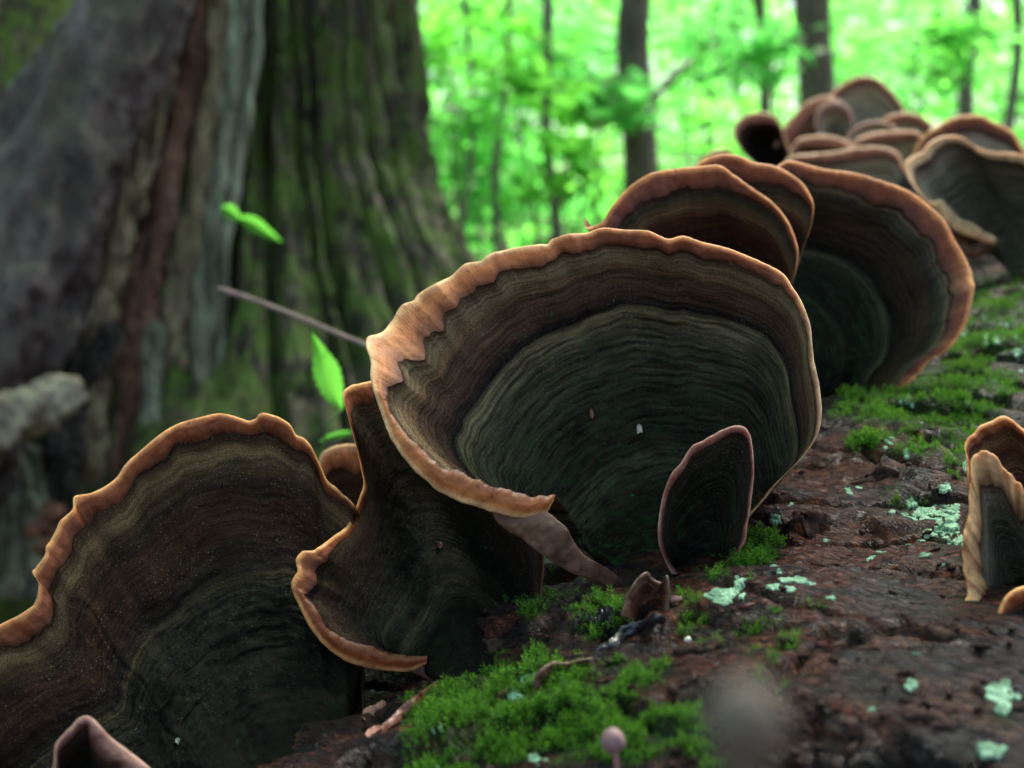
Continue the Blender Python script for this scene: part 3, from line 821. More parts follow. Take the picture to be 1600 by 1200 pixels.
strap('folded_underside', [(1478, 356, 24, .370), (1500, 378, 34, .371), (1525, 388, 30, .371), (1552, 380, 14, .366)], M_RIM_RUST if False else M_DRIED, r, thick=0.6, n=40, seed=6)
bracket('wide bracket with orange top rim just behind the pale lipped one at the right edge',
        [(1424, 262, .440, 8), (1434, 232, .440, 12), (1450, 212, .441, 16), (1475, 196, .442, 18), (1500, 186, .442, 18), (1530, 184, .442, 18), (1555, 195, .442, 16), (1575, 205, .441, 14), (1587, 217, .440, 12), (1597, 235, .440, 10), (1625, 262, .440, 8)],
        [(1500, 400, .452), (1580, 400, .452)], M_CAP_PALE, M_RIM_RUST, nu=160, nv=70, bulge=0.008, cren=2.0, seed=18, thick=0.002)

# ---- broken branch stub that carries the far brackets
stub_px = [(1470, 470, 190, .66), (1420, 390, 190, .63), (1370, 320, 200, .62), (1320, 270, 180, .61), (1300, 235, 120, .61)]
strap('branch_stub', stub_px, M_STUBBARK, log, thick=0.7, n=60, ns=36, noise=0.2, seed=9, nfreq=0.03)
far = [
    ('tallest far bracket with pale grey face on top of the distant cluster', [(1284, 180, .600, 6), (1292, 162, .600, 8), (1303, 145, .601, 8), (1320, 131, .602, 8), (1345, 121, .603, 9), (1370, 125, .603, 8), (1390, 142, .602, 7), (1405, 160, .601, 6), (1416, 184, .600, 5)], [(1330, 235, .612), (1385, 235, .612)], M_CAP_PALE, M_RIM_FAR, .010),
    ('far round bracket with dark hollow face at the left end of the distant cluster', [(1182, 258, .575, 5), (1163, 240, .573, 7), (1149, 218, .573, 9), (1149, 198, .575, 10), (1162, 184, .577, 12), (1183, 177, .579, 14), (1206, 181, .579, 12), (1219, 194, .578, 7), (1225, 214, .577, 6), (1236, 242, .577, 5)], [(1222, 282, .590), (1205, 284, .590)], M_CAP_DARK, M_RIM_FAR, .012),
    ('rusty sloping bracket just left of the tallest grey one in the distant cluster', [(1212, 230, .590, 14), (1222, 205, .590, 20), (1240, 183, .592, 26), (1262, 161, .594, 28), (1290, 151, .595, 26), (1315, 162, .595, 20), (1325, 180, .594, 16)], [(1270, 262, .605), (1310, 262, .605)], M_CAP_BROWN, M_RIM_FAR, .004),
    ('far small cup shaped bracket with greenish grey face in the distant cluster', [(1290, 222, .570, 6), (1276, 204, .569, 8), (1276, 182, .570, 9), (1286, 166, .571, 11), (1306, 160, .572, 11), (1325, 171, .572, 9), (1332, 192, .571, 7), (1326, 214, .571, 5)], [(1318, 240, .585), (1300, 242, .585)], M_CAP_PALE, M_RIM_MAUVE, .008),
    ('far thin bracket seen edge on with rusty rim, low left in the distant cluster', [(1236, 236, .540, 10), (1250, 219, .540, 12), (1280, 214, .541, 14), (1310, 218, .541, 14), (1336, 230, .540, 10)], [(1270, 275, .560), (1320, 275, .560)], M_CAP_BROWN, M_RIM_FAR, .003),
    ('far long low bracket with pinkish rim directly behind the large round bracket', [(1226, 262, .480, 8), (1236, 247, .480, 12), (1265, 243, .481, 13), (1300, 241, .482, 14), (1340, 233, .483, 14), (1380, 233, .483, 12), (1403, 244, .482, 8), (1412, 268, .481, 6)], [(1300, 345, .500), (1390, 345, .500)], M_CAP_PALE, M_RIM_FAR, .005),
    ('far low bracket with rust rim at the right end of the distant cluster', [(1330, 232, .530, 8), (1342, 219, .530, 10), (1365, 211, .531, 11), (1398, 207, .532, 11), (1430, 208, .532, 9), (1448, 222, .531, 7)], [(1380, 290, .550), (1430, 290, .550)], M_CAP_PALE, M_RIM_FAR, .004),
    ('far dark dome shaped bracket in the middle of the distant cluster', [(1322, 222, .555, 4), (1334, 204, .555, 4), (1352, 194, .556, 4), (1375, 192, .556, 4), (1396, 199, .556, 4), (1410, 214, .555, 4)], [(1360, 260, .570), (1395, 260, .570)], M_CAP_PALE, M_RIM_MAUVE, .004),
    ('far flat bracket with rusty top behind the dark dome of the distant cluster', [(1372, 200, .565, 8), (1388, 184, .565, 11), (1412, 178, .566, 12), (1438, 183, .566, 10), (1458, 198, .565, 8)], [(1400, 245, .580), (1440, 245, .580)], M_CAP_PALE, M_RIM_FAR, .003),
    ('far reddish bracket tip poking out left of the reddish pair', [(1084, 268, .470, 8), (1098, 250, .470, 10), (1118, 238, .470, 11), (1138, 236, .470, 11), (1152, 250, .470, 9)], [(1170, 400, .500), (1215, 400, .500)], M_CAP_BROWN, M_RIM_FAR, .003),
]
for i, (lab, ct, bs, cm, rm, bl) in enumerate(far):
    bracket(lab, ct, bs, cm, rm, nu=110, nv=50, bulge=bl, cren=1.6, seed=20 + i, thick=0.0016, group='bracket fungi of the distant cluster')

# ---- brackets at the right edge, near
bracket('scalloped brown zoned bracket at the right edge, behind the buff one',
        [(1650, 720, .176, 10), (1625, 690, .1765, 11), (1600, 676, .177, 12), (1581, 660, .177, 13), (1566, 655, .177, 13), (1551, 663, .177, 14), (1533, 670, .1765, 14), (1525, 680, .176, 14), (1514, 689, .1755, 14), (1509, 702, .175, 13), (1512, 717, .1745, 12), (1514, 743, .174, 11), (1518, 790, .174, 9)],
        [(1640, 850, .178), (1590, 880, .177)], M_CAP_BROWN, M_RIM_ORANGE, nu=220, nv=90, bulge=0.005, cren=3.5, seed=41, thick=0.001)
bracket('buff bracket with broad wavy pale orange margin at the right edge',
        [(1660, 880, .160, 30), (1630, 820, .162, 40), (1604, 778, .164, 50), (1590, 758, .165, 52), (1572, 736, .166, 54), (1555, 719, .1665, 56), (1535, 714, .1665, 54), (1521, 724, .166, 46), (1518, 761, .165, 42), (1516, 808, .164, 40), (1508, 843, .163, 44), (1508, 869, .1625, 46), (1513, 895, .162, 40), (1516, 917, .1615, 32), (1512, 938, .161, 28), (1508, 960, .161, 20), (1512, 985, .161, 14)],
        [(1640, 985, .163), (1585, 995, .163)], M_CAP_GREY, M_RIM_BUFF, nu=260, nv=90, bulge=0.006, cren=8.0, wavy=3.0, seed=42, thick=0.001, lip=0.0016)
bracket('tiny orange bracket low at the right edge, in front of the buff one',
        [(1556, 992, .154, 12), (1562, 960, .154, 14), (1576, 935, .1545, 16), (1598, 922, .155, 16), (1625, 925, .155, 14)],
        [(1620, 1010, .157), (1585, 1015, .157)], M_CAP_BROWN, M_RIM_ORANGE, nu=120, nv=50, bulge=0.002, cren=3.0, seed=43, thick=0.001)
# ---- small ones near the left bracket
bracket('small bracket with folded pink edge at the bottom left corner',
        [(84, 1235, .150, 7), (87, 1195, .150, 7), (90, 1166, .150, 8), (111, 1143, .150, 10), (134, 1126, .150, 9, 3, 9), (148, 1134, .149, 14, -8, 12), (169, 1156, .149, 26, -20, 16), (193, 1175, .149, 30, -24, 18), (222, 1197, .149, 30, -26, 15), (262, 1235, .149, 28, -26, 10)],
        [(115, 1290, .153), (190, 1300, .153)], M_CAP_DARK, M_RIM_MAUVE, nu=150, nv=60, bulge=0.003, cren=2.5, seed=44, thick=0.001)
bracket('pale pink bracket edge blurred behind the gap left of the largest bracket',
        [(488, 760, .255, 18), (498, 733, .255, 24), (506, 712, .255, 30), (525, 701, .255, 34), (550, 698, .255, 34), (580, 705, .255, 30)],
        [(560, 850, .262), (600, 850, .262)], M_CAP_BROWN, M_RIM_PEACH, nu=120, nv=50, bulge=0.002, cren=2.0, seed=45)

# ------------------------------------------------------------------ small things on the log
def on_log(px, py, off=0.0):
    s, phi, t = log_hit(px, py)
    return log_point(s, phi, off)[0], s[0], phi[0], float(t[0])


d0 = base_depth(1005, 955, 0)
bracket('shrivelled brown fungus stub at the foot of the largest bracket',
        [(974, 962, d0 - .001, 8), (984, 928, d0 - .001, 9), (998, 905, d0 - .0005, 9), (1011, 897, d0, 8), (1019, 908, d0 + .0005, 7), (1032, 913, d0 + .0006, 7), (1040, 902, d0 + .0003, 7), (1045, 925, d0 - .0003, 7), (1040, 958, d0 - .001, 7)],
        [(1030, 972, d0 + .001), (985, 975, d0 + .001)], M_DRIED, M_DRIED, nu=120, nv=40, bulge=0.003, cren=5, seed=51, thick=0.0008, name='dried_fungus', cat='dried fungus')
d0 = base_depth(880, 1065, 0)
bracket('curled rusty brown fungus scrap lying in the moss below the deep dark bracket',
        [(838, 1078, d0 - .001, 9), (846, 1052, d0 - .001, 10), (864, 1040, d0 - .0005, 11), (886, 1040, d0, 10), (905, 1033, d0, 9), (922, 1034, d0, 9), (924, 1052, d0 - .0005, 8), (908, 1068, d0 - .001, 8)],
        [(895, 1082, d0 + .001), (862, 1086, d0 + .001)], M_DRIED, M_DRIED, nu=120, nv=40, bulge=0.002, cren=6, seed=52, thick=0.0009, name='dried_fungus', cat='dried fungus')


def surf_strap(name, label, cat, pts, mat, lift=0.0012, **kw):
    pr = []
    for (x, y, w) in pts:
        dd_ = base_depth(x, y, 0)
        pr.append((x, y, w, dd_ - lift))
    return strap_thing(name, label, cat, pr, mat, **kw)


surf_strap('curled_fungus', 'black wet curled fungus remnant below the shrivelled stub', 'dried fungus', [(930, 1026, 20), (955, 1010, 24), (980, 990, 22), (1005, 976, 18), (1025, 968, 16), (1042, 970, 12)], M_BLACKWET, thick=0.8, noise=0.25, seed=61)
surf_strap('bark_lump', 'black crumbly lump of wet bark left of the shrivelled stub', 'bark piece', [(895, 985, 26), (925, 980, 40), (955, 975, 44), (985, 968, 26)], M_BLACKWET, thick=0.6, noise=0.4, seed=62, nfreq=0.09)
surf_strap('wood_splinter', 'long red brown wood splinter between the two lower left brackets', 'splinter', [(597, 1142, 12), (625, 1116, 16), (655, 1092, 17), (688, 1066, 12)], M_SPLINTER, thick=0.5, noise=0.15, seed=63)
surf_strap('wood_chip', 'pinkish tan wood chip beside the broad left bracket', 'wood chip', [(570, 1125, 9), (580, 1112, 16), (592, 1104, 14), (602, 1096, 7)], M_PINKBIT, thick=0.6, noise=0.3, seed=64)
surf_strap('wood_chip', 'little rosy wood chip just below the pinkish tan one', 'wood chip', [(572, 1150, 8), (584, 1143, 14), (596, 1136, 8)], M_PINKBIT, thick=0.6, noise=0.3, seed=65)
surf_strap('wood_chip', 'pale pink sliver right beside the shrivelled fungus stub', 'wood chip', [(1040, 940, 6), (1052, 936, 9), (1066, 935, 6)], M_PINKBIT, thick=0.6, noise=0.2, seed=66)
surf_strap('dead_twig', 'short tan twig lying in moss near the scalloped right bracket', 'twig', [(1462, 694, 6), (1478, 706, 9), (1492, 720, 8)], M_TWIG, thick=0.8, noise=0.2, seed=67)
surf_strap('wood_splinter', 'thin brown splinter lying on bark behind the mint lichen', 'splinter', [(1130, 955, 4), (1170, 946, 6), (1215, 938, 4)], M_SPLINTER, thick=0.6, noise=0.15, seed=68)


def ball_stalk(name, label, cat, top_px, d, r_px, mat, stalk_w):
    c = at(np.array(top_px[0]), np.array(top_px[1]), np.array(d))
    r = r_px * d / FPX
    s, phi, rad = log_sphi(c)
    foot = log_point(np.array([s]), np.array([phi]), -0.001)[0]
    root = thing(name, label, cat, foot)
    up = c - foot; H = np.linalg.norm(up); up = up / H
    a = np.cross(up, [0.3, 0.9, 0.1]); a /= np.linalg.norm(a); b = np.cross(up, a)
    ang = np.linspace(0, 2 * np.pi, 24, endpoint=False)
    def lathe(nm, prof, m):
        rows = []
        for (hh, rr) in prof:
            wob = 1 + 0.06 * np.sin(3 * ang + hh * 900)
            rows.append(foot + up * hh + (np.cos(ang)[:, None] * a + np.sin(ang)[:, None] * b) * (rr * wob)[:, None])
        V = np.concatenate(rows)
        return new_mesh_obj(nm, V, grid_faces(len(prof), 24, wrap=True), m, root)
    sw = stalk_w * d / FPX
    lathe('stalk', [(H * k / 12, sw * (0.55 + 0.12 * math.sin(k))) for k in range(13)], mat)
    lathe('head', [(H + r * math.sin(t_) * (1.0 if t_ < 0 else 1.12), max(1e-5, r * math.cos(t_))) for t_ in np.linspace(-1.5, 1.57, 14)], mat)
    return root


ball_stalk('pin_mushroom', 'tiny pinkish round headed pin mushroom standing in the front moss', 'mushroom', (958, 1158), .128, 19, M_PIN, 7)
ball_stalk('pin_mushroom', 'blurred tan club close to the lens at the bottom edge', 'mushroom', (1165, 1125), .040, 62, M_STALKN, 74)
bead = on_log(1077, 1013)
b_s, b_phi = bead[1], bead[2]
bmx = bmesh.new(); bmesh.ops.create_icosphere(bmx, subdivisions=3, radius=0.00045)
me = bpy.data.meshes.new('fungus_bead'); bmx.to_mesh(me); bmx.free(); me.materials.append(M_WHITE)
for vtx in me.vertices: vtx.co *= 1 + 0.12 * math.sin(vtx.co.x * 9000)
me.polygons.foreach_set('use_smooth', np.ones(len(me.polygons), bool))
ob = bpy.data.objects.new('fungus_bead', me); COL.objects.link(ob); ob.location = log_point(np.array([b_s]), np.array([b_phi]), 0.0012)[0]
tag(ob, 'tiny whitish bead on the moss edge below the mint lichen', 'fungus bead')


def flake(name, label, px, py, d, size_px, mat, seed):
    rg = np.random.default_rng(seed)
    k = 9
    ang = np.linspace(0, 2 * np.pi, k, endpoint=False)
    rr = size_px * (0.5 + 0.6 * rg.random(k))
    X = px + rr * np.cos(ang) * 0.6; Y = py + rr * np.sin(ang)
    F_ = at(X, Y, d + 0.0003 * rg.normal(size=k)); K_ = at(X, Y, d + 0.0005 + 0.0003 * rg.normal(size=k))
    V = np.vstack([F_, K_])
    faces = [tuple(range(k - 1, -1, -1)), tuple(range(k, 2 * k))] + [(i, (i + 1) % k, k + (i + 1) % k, k + i) for i in range(k)]
    o = new_mesh_obj(name, V, faces, mat, None, smooth=False)
    return tag(o, label, 'debris')


DEP = bpy.context.evaluated_depsgraph_get


def surface_depth(px, py, default):
    """depth of the first thing along the photo ray"""
    bpy.context.view_layer.update()
    D = at(np.array(float(px)), np.array(float(py)), np.array(1.0)) - CO
    hit, loc, *_ = SC.ray_cast(DEP(), Vector(CO), Vector(D).normalized())
    return (np.array(loc) - CO) @ CF if hit else default


flake('pale_flake', 'small white flake stuck on the face of the largest bracket', 999, 670, surface_depth(999, 670, .2) - 0.0006, 9, M_WHITE, 1)
flake('pale_flake', 'small white flake stuck low on the broad left bracket', 278, 1157, surface_depth(278, 1157, .18) - 0.0006, 8, M_WHITE, 2)
flake('brown_crumb', 'brown crumb stuck on the largest bracket left of the white flake', 925, 645, surface_depth(925, 645, .2) - 0.0005, 10, M_DRIED, 3)
flake('pale_flake', 'thin straw coloured flake inside the deep dark bracket', 686, 852, surface_depth(686, 852, .2) - 0.0005, 8, M_TWIG, 4)

# ------------------------------------------------------------------ lichen and bark flakes: parts of the log
LICH = [(1240, 915, 34, 10), (1128, 932, 30, 13), (1158, 921, 17, 12), (1440, 803, 26, 10), (1468, 790, 26, 14), (1486, 815, 22, 14), (1460, 838, 24, 8), (1498, 845, 18, 12), (1210, 807, 16, 6), (1335, 765, 14, 6), (685, 1125, 14, 18), (664, 1172, 13, 18), (795, 1083, 20, 10),
        (830, 1062, 16, 12), (755, 1112, 9, 8), (836, 1187, 18, 10), (1562, 1088, 28, 26), (1546, 1172, 20, 18), (1372, 842, 10, 4), (1362, 872, 9, 6), (1418, 843, 8, 4), (1448, 868, 12, 4), (1476, 882, 9, 3), (1512, 740, 9, 18), (1545, 540, 14, 9), (1582, 518, 16, 8), (1500, 512, 12, 10),
        (1560, 592, 14, 8), (1420, 640, 12, 7), (1396, 690, 18, 7), (1420, 705, 10, 5), (1436, 1025, 10, 6), (1424, 1072, 12, 8), (1210, 890, 16, 9), (1395, 800, 8, 4), (1300, 935, 9, 4), (620, 1185, 12, 7), (1535, 500, 10, 6), (1360, 1110, 10, 6), (1290, 845, 7, 4), (1240, 815, 8, 4), (1590, 560, 12, 8)]
rg = np.random.default_rng(5)
CRUMBS = []
for (x, y, rx, ry) in LICH:
    k = 3 if rx < 11 else (6 if rx < 20 else 10)
    CRUMBS.append((x, y, rx * 0.62, ry * 0.62))
    for j in range(k - 1):
        th = rg.uniform(0, 6.28); q_ = rg.uniform(0.45, 1.0)
        f_ = rg.uniform(0.16, 0.48)
        CRUMBS.append((x + rx * q_ * math.cos(th), y + ry * q_ * math.sin(th), rx * f_, ry * f_))
for i, (x, y, rx, ry) in enumerate(CRUMBS[:290]):
    nA, nRr = 36, 8
    ang = np.linspace(0, 2 * np.pi, nA, endpoint=False)
    lob = 0.9 + 0.45 * fbm(np.stack([np.cos(ang) * 2.2 + i * 7.1, np.sin(ang) * 2.2, np.full(nA, i * 0.7)], -1), 3, 0.75)
    lob = np.clip(lob, 0.35, 1.4)
    rr = np.linspace(0.03, 1, nRr)**0.8
    X = x + rx * rr[:, None] * (lob * np.cos(ang))[None, :]
    Y = y + ry * rr[:, None] * (lob * np.sin(ang))[None, :]
    sc, pc, _t = log_hit(x, y)
    s0, p0_, _t = log_hit(x, y, False)
    s, phi, t = log_hit(X.ravel(), Y.ravel(), False)
    if np.isnan(s).any() or np.isnan(sc[0]): continue
    s = s + (sc[0] - s0[0]); phi = phi + (pc[0] - p0_[0])
    hh = log_h(s, phi)
    hh = np.clip(hh, np.median(hh) - 0.0002, np.median(hh) + 0.0004)
    off = 0.00013 * np.sqrt(np.clip(1 - np.repeat(rr, nA)**3, 0, 1)) + 0.00009 * fbm(np.stack([X.ravel() * 0.3, Y.ravel() * 0.6, np.full(X.size, i)], -1), 3, 0.75) - 0.0004 * (np.repeat(rr, nA) > 0.95)
    P = log_point(s, phi, off + 0.00006, hh)
    new_mesh_obj('lichen_patch', P, grid_faces(nRr, nA, wrap=True, flip=True), M_LICHEN, log)

for i in range(24):
    x = rg.uniform(1080, 1600); y = rg.uniform(720, 1190)
    if i % 4 == 0: x, y = rg.uniform(600, 1050), rg.uniform(930, 1200)
    s, phi, t = log_hit(x, y)
    if np.isnan(s[0]): continue
    k = 18
    ang = np.linspace(0, 2 * np.pi, k, endpoint=False)
    sz = rg.uniform(0.0010, 0.0030)
    rad = sz * (0.75 + 0.9 * fbm(np.stack([np.cos(ang) * 1.4 + i * 5.3, np.sin(ang) * 1.4, np.zeros(k)], -1), 3, 0.7))
    rad = np.clip(rad, 0.25 * sz, 2 * sz)
    el = rg.uniform(0.5, 1.1)
    rings_t = []
    for fr, up_ in ((1.0, -0.0012), (1.0, 0.00025), (0.6, 0.00045), (0.2, 0.0005)):
        ss = s[0] + rad * fr * np.cos(ang) * el
        pp = phi[0] + rad * fr * np.sin(ang) * 1.5 / LR
        rings_t.append(log_point(ss, pp, up_ + 0.00012 * rg.normal(size=k)))
    V = np.concatenate(rings_t)
    fl_ = [tuple(int(q_) for q_ in f_) for f_ in grid_faces(4, k, wrap=True, flip=True)] + [tuple(range(3 * k, 4 * k))]
    new_mesh_obj('bark_flake', V, fl_, M_CRUMB, log)


# crumbs and fibres of rotten bark caught on the log
nL = 420
lx_, ly_ = rg.uniform(580, 1620, nL), rg.uniform(640, 1210, nL)
s_, p_, t_l = log_hit(lx_, ly_)
okL = ~np.isnan(s_)
s_, p_ = s_[okL], p_[okL]
cenL = log_point(s_, p_, 0.00015)
nL = len(cenL)
dL = np.cos(rg.uniform(0, 6.28, nL))
thL = rg.uniform(0, 6.28, nL)
upL = np.cos(p_)[:, None] * LN + np.sin(p_)[:, None] * LC
e1 = np.cross(upL, LA); e1 /= np.linalg.norm(e1, axis=1)[:, None]
aL = np.cos(thL)[:, None] * LA + np.sin(thL)[:, None] * e1 + 0.25 * rg.normal(size=(nL, 1)) * upL
bL = np.cross(upL, aL)
lenL = rg.uniform(0.0003, 0.0016, nL)[:, None]; widL = lenL * rg.uniform(0.12, 0.6, nL)[:, None]
VL = np.stack([cenL - aL * lenL, cenL + bL * widL, cenL + aL * lenL, cenL - bL * widL, cenL + upL * widL * 0.7, cenL - upL * widL], 1).reshape(-1, 3)
bs = np.arange(nL)[:, None] * 6
FL = np.concatenate([bs + np.array([[a_, b_, c_]]) for a_, b_, c_ in ((0, 1, 4), (1, 2, 4), (2, 3, 4), (3, 0, 4), (1, 0, 5), (2, 1, 5), (3, 2, 5), (0, 3, 5))])
ol = new_mesh_obj('bark_crumbs', VL, FL, M_CRUMB, log, smooth=False)
ol['kind'] = 'stuff'

# moss shoots: small upright stems with rows of pointed leaves, joined as one carpet each
def moss_carpet(name, n_try, x0, x1, y0, y1, mat, hmin, hmax, seed, thr=0.25):
    rg = np.random.default_rng(seed)
    X = rg.uniform(x0, x1, n_try); Y = rg.uniform(y0, y1, n_try)
    s, phi, t = log_hit(X, Y)
    ok = ~np.isnan(s)
    s, phi, t = s[ok], phi[ok], t[ok]
    P = log_point(s, phi, -0.0002)
    m = moss_mask(P)
    k = (m > thr) & (rg.random(len(m)) < m * 1.3)
    P, phi, m, t = P[k], phi[k], m[k], t[k]
    n = len(P)
    up = np.cos(phi)[:, None] * LN + np.sin(phi)[:, None] * LC
    up = up + rg.normal(0, 0.38, (n, 3)); up /= np.linalg.norm(up, axis=1)[:, None]
    clump = 0.75 + 0.9 * np.clip(fbm(P * 150, 3), -0.5, 0.6)
    H = rg.uniform(hmin, hmax, n) * (0.45 + 0.75 * m) * clump
    a = np.cross(up, rg.normal(size=(n, 3))); a /= np.linalg.norm(a, axis=1)[:, None]
    b = np.cross(up, a)
    nl = 11
    V = np.zeros((n, nl, 4, 3)); 
    for j in range(nl):
        th = j * 2.4 + rg.random(n) * 0.8
        rad = np.cos(th)[:, None] * a + np.sin(th)[:, None] * b
        tan_ = -np.sin(th)[:, None] * a + np.cos(th)[:, None] * b
        h = (0.18 + 0.8 * j / nl)
        L = H * (0.42 - 0.17 * j / nl)
        w = L * 0.17
        root = P + up * (H * h)[:, None]
        tip = root + (rad * (0.95 - 0.4 * j / nl) + up * (0.35 + 0.5 * j / nl)) * L[:, None]
        mid = root + (rad * 0.5 + up * (0.12 + 0.3 * j / nl)) * L[:, None]
        V[:, j, 0] = root; V[:, j, 1] = mid + tan_ * w[:, None]; V[:, j, 2] = tip; V[:, j, 3] = mid - tan_ * w[:, None]
    F = np.arange(n * nl * 4).reshape(-1, 4)
    o = new_mesh_obj(name, V.reshape(-1, 3), F, mat, log, smooth=False)
    o['kind'] = 'stuff'
    return n


n1 = moss_carpet('moss', 26000, 560, 1330, 800, 1230, M_MOSS, 0.0010, 0.0022, 1)
n2 = moss_carpet('moss', 22000, 1180, 1680, 400, 790, M_MOSS, 0.0010, 0.0021, 2)
n3 = moss_carpet('moss', 16000, 560, 1330, 800, 1230, M_MOSS_DARK, 0.0005, 0.0012, 3, 0.04)
n4 = moss_carpet('moss', 10000, 1180, 1680, 400, 790, M_MOSS_DARK, 0.0005, 0.0012, 4, 0.04)
print('moss shoots', n1, n2, n3, n4)

# ------------------------------------------------------------------ ground
gx = np.concatenate([-np.geomspace(60, 2, 14), np.linspace(-1.8, 1.8, 40), np.geomspace(2, 60, 14)])
gy = np.concatenate([-np.geomspace(20, 1, 8), np.linspace(-0.8, 4, 50), np.geomspace(4.2, 120, 26)])
GX, GY = np.meshgrid(gx, gy, indexing='xy')
GZ = 0.05 * fbm(np.stack([GX * 0.8, GY * 0.8, GX * 0], -1), 4) * np.clip(np.hypot(GX, GY) / 1.0, 0.3, 4) - 0.03
g = new_mesh_obj('ground', np.stack([GX, GY, GZ], -1).reshape(-1, 3), grid_faces(len(gy), len(gx)), M_GROUND)
g['kind'] = 'structure'

# ------------------------------------------------------------------ old tree at the left
TC = np.array([-0.235, 1.16])
tree = thing('old_tree', 'huge mossy old tree with rotten splintered base filling the upper left', 'tree', (TC[0], TC[1], 0.0))


def trunk_r(z):
    return np.interp(z, [-0.05, 0.15, 0.30, 0.40, 0.48, 0.54, 0.60, 0.66, 0.9, 1.4, 4.5], [0.60, 0.44, 0.325, 0.265, 0.212, 0.182, 0.156, 0.147, 0.144, 0.138, 0.12])


zz = np.concatenate([np.linspace(-0.05, 0.85, 190, endpoint=False), np.linspace(0.85, 4.5, 30)])
aa = np.radians(np.concatenate([np.linspace(-180, 10, 230, endpoint=False), np.linspace(10, 180, 50, endpoint=False)]))
Zg, Ag = np.meshgrid(zz, aa, indexing='ij')
fl = trunk_r(Zg)
tw = Ag + 0.12 * perlin(np.stack([np.cos(Ag) * 2, np.sin(Ag) * 2, Zg * 3], -1))
flut = 0.10 * np.sin(tw * 7 + 0.6) * np.interp(Zg, [0, 0.5, 0.9, 4], [1.0, 0.5, 0.25, 0.15])
q = np.stack([np.cos(Ag) * 4.6, np.sin(Ag) * 4.6, Zg * 2.6], -1)
br = fbm(q, 4, 0.6)
furrow = 1 - sstep(0.0, 0.22, np.abs(perlin(q * np.array([1.3, 1.3, 0.7]) + 5)))
rr = fl * (1 + flut * 0.8) + 0.010 * br - 0.030 * furrow + 0.006 * fbm(q * 3.4, 4, 0.6) + 0.007 * fbm(q * np.array([2.2, 2.2, 5.0]) + 60, 3, 0.6) - 0.006 * (1 - sstep(0, 0.12, np.abs(perlin(q * np.array([1.6, 1.6, 4.5]) + 90))))
# hollow on the camera-left face
ad = (Ag + math.radians(112))
hol = np.exp(-(ad / 0.30)**2) * np.interp(Zg, [0, 0.6, 0.9, 1.2], [0.07, 0.05, 0.04, 0.0])
rr = rr - hol
TV = np.stack([TC[0] + rr * np.cos(Ag), TC[1] + rr * np.sin(Ag), Zg], -1).reshape(-1, 3)
new_mesh_obj('trunk', TV, grid_faces(len(zz), len(aa), wrap=True), M_TRUNK, tree)
for (pts, mat, sd, th_) in [
    ([(250, -140, 170, .93), (215, 0, 175, .92), (130, 150, 190, .90), (65, 310, 215, .88), (-20, 520, 240, .86), (-130, 720, 270, .84), (-200, 900, 300, .83)], M_SMOOTH, 1, 0.8),
]:
    strap('smooth_root', pts, mat, tree, thick=th_, n=150, ns=60, noise=0.085, seed=sd, nfreq=0.022, stretch=0.4)
for (pts, mat, sd) in [
    ([(285, -80, 40, .955), (262, 60, 44, .95), (222, 230, 52, .94), (175, 400, 50, .93), (150, 560, 46, .92), (140, 760, 50, .92)], M_ROT_TAN, 11),
    ([(325, -80, 36, .965), (305, 80, 40, .96), (268, 260, 44, .95), (230, 430, 52, .945), (212, 600, 56, .94), (205, 800, 60, .94)], M_ROT_RED, 12),
    ([(352, -80, 30, .955), (338, 100, 28, .95), (312, 280, 30, .945), (285, 450, 40, .94), (268, 640, 44, .94), (262, 820, 50, .94)], M_ROT_TAN, 13),
    ([(378, -80, 30, .95), (368, 90, 26, .945), (345, 270, 26, .94), (322, 430, 28, .935), (312, 600, 30, .93), (310, 820, 40, .93)], M_ROT_GREY, 14),
    ([(404, -80, 22, .955), (394, 100, 20, .95), (372, 260, 18, .945), (350, 400, 18, .94), (338, 620, 20, .94)], M_ROT_GREY, 15),
    ([(235, 60, 26, .94), (200, 200, 30, .93), (140, 340, 34, .92), (85, 470, 40, .91), (40, 640, 46, .90)], M_HOLLOW, 16),
    ([(130, 360, 26, .90), (60, 440, 34, .89), (10, 520, 40, .885), (-40, 640, 40, .88)], M_ROT_GREY, 17),
    ([(180, 500, 40, .915), (120, 620, 46, .91), (90, 760, 54, .905), (70, 900, 60, .90)], M_HOLLOW, 18),
    ([(245, 500, 30, .93), (236, 600, 34, .925), (240, 700, 40, .92), (236, 860, 50, .92)], M_ROT_GREY, 19),
    ([(30, 690, 60, .90), (36, 800, 70, .895), (30, 940, 80, .89)], M_ROT_GREY, 20),
]:
    strap('splintered_ridge', pts, mat, tree, thick=0.9, n=150, ns=28, noise=0.30, seed=sd, nfreq=0.07, stretch=0.22)
strap('dead_branch_knob', [(-60, 672, 76, .78), (0, 657, 80, .78), (50, 642, 74, .78), (92, 628, 84, .78), (112, 650, 56, .78)], M_PALEWOOD, tree, thick=0.9, n=60, ns=24, noise=0.2, seed=22, nfreq=0.03)
for i, (x, y) in enumerate([(80, 800), (58, 826), (98, 828), (70, 852)]):
    strap_thing('dead_leaf', ['curled pinkish brown dead leaf at the rotten foot of the old tree, topmost of four', 'curled dead leaf left in the small heap at the old tree', 'curled dead leaf right in the small heap at the old tree', 'curled dead leaf lowest in the small heap at the old tree'][i], 'leaf', [(x - 20, y + 10, 12, .83), (x, y, 26, .83), (x + 22, y - 6, 12, .83)], M_DEADLEAF, thick=0.5, n=24, noise=0.3, seed=30 + i)
strap_thing('dead_leaf', 'rust brown dead leaf caught upright in the hollow of the old tree', 'leaf', [(72, 470, 18, .86), (82, 430, 42, .86), (96, 395, 38, .86), (100, 376, 14, .86)], M_DEADLEAF, thick=0.4, n=30, noise=0.2, seed=40)

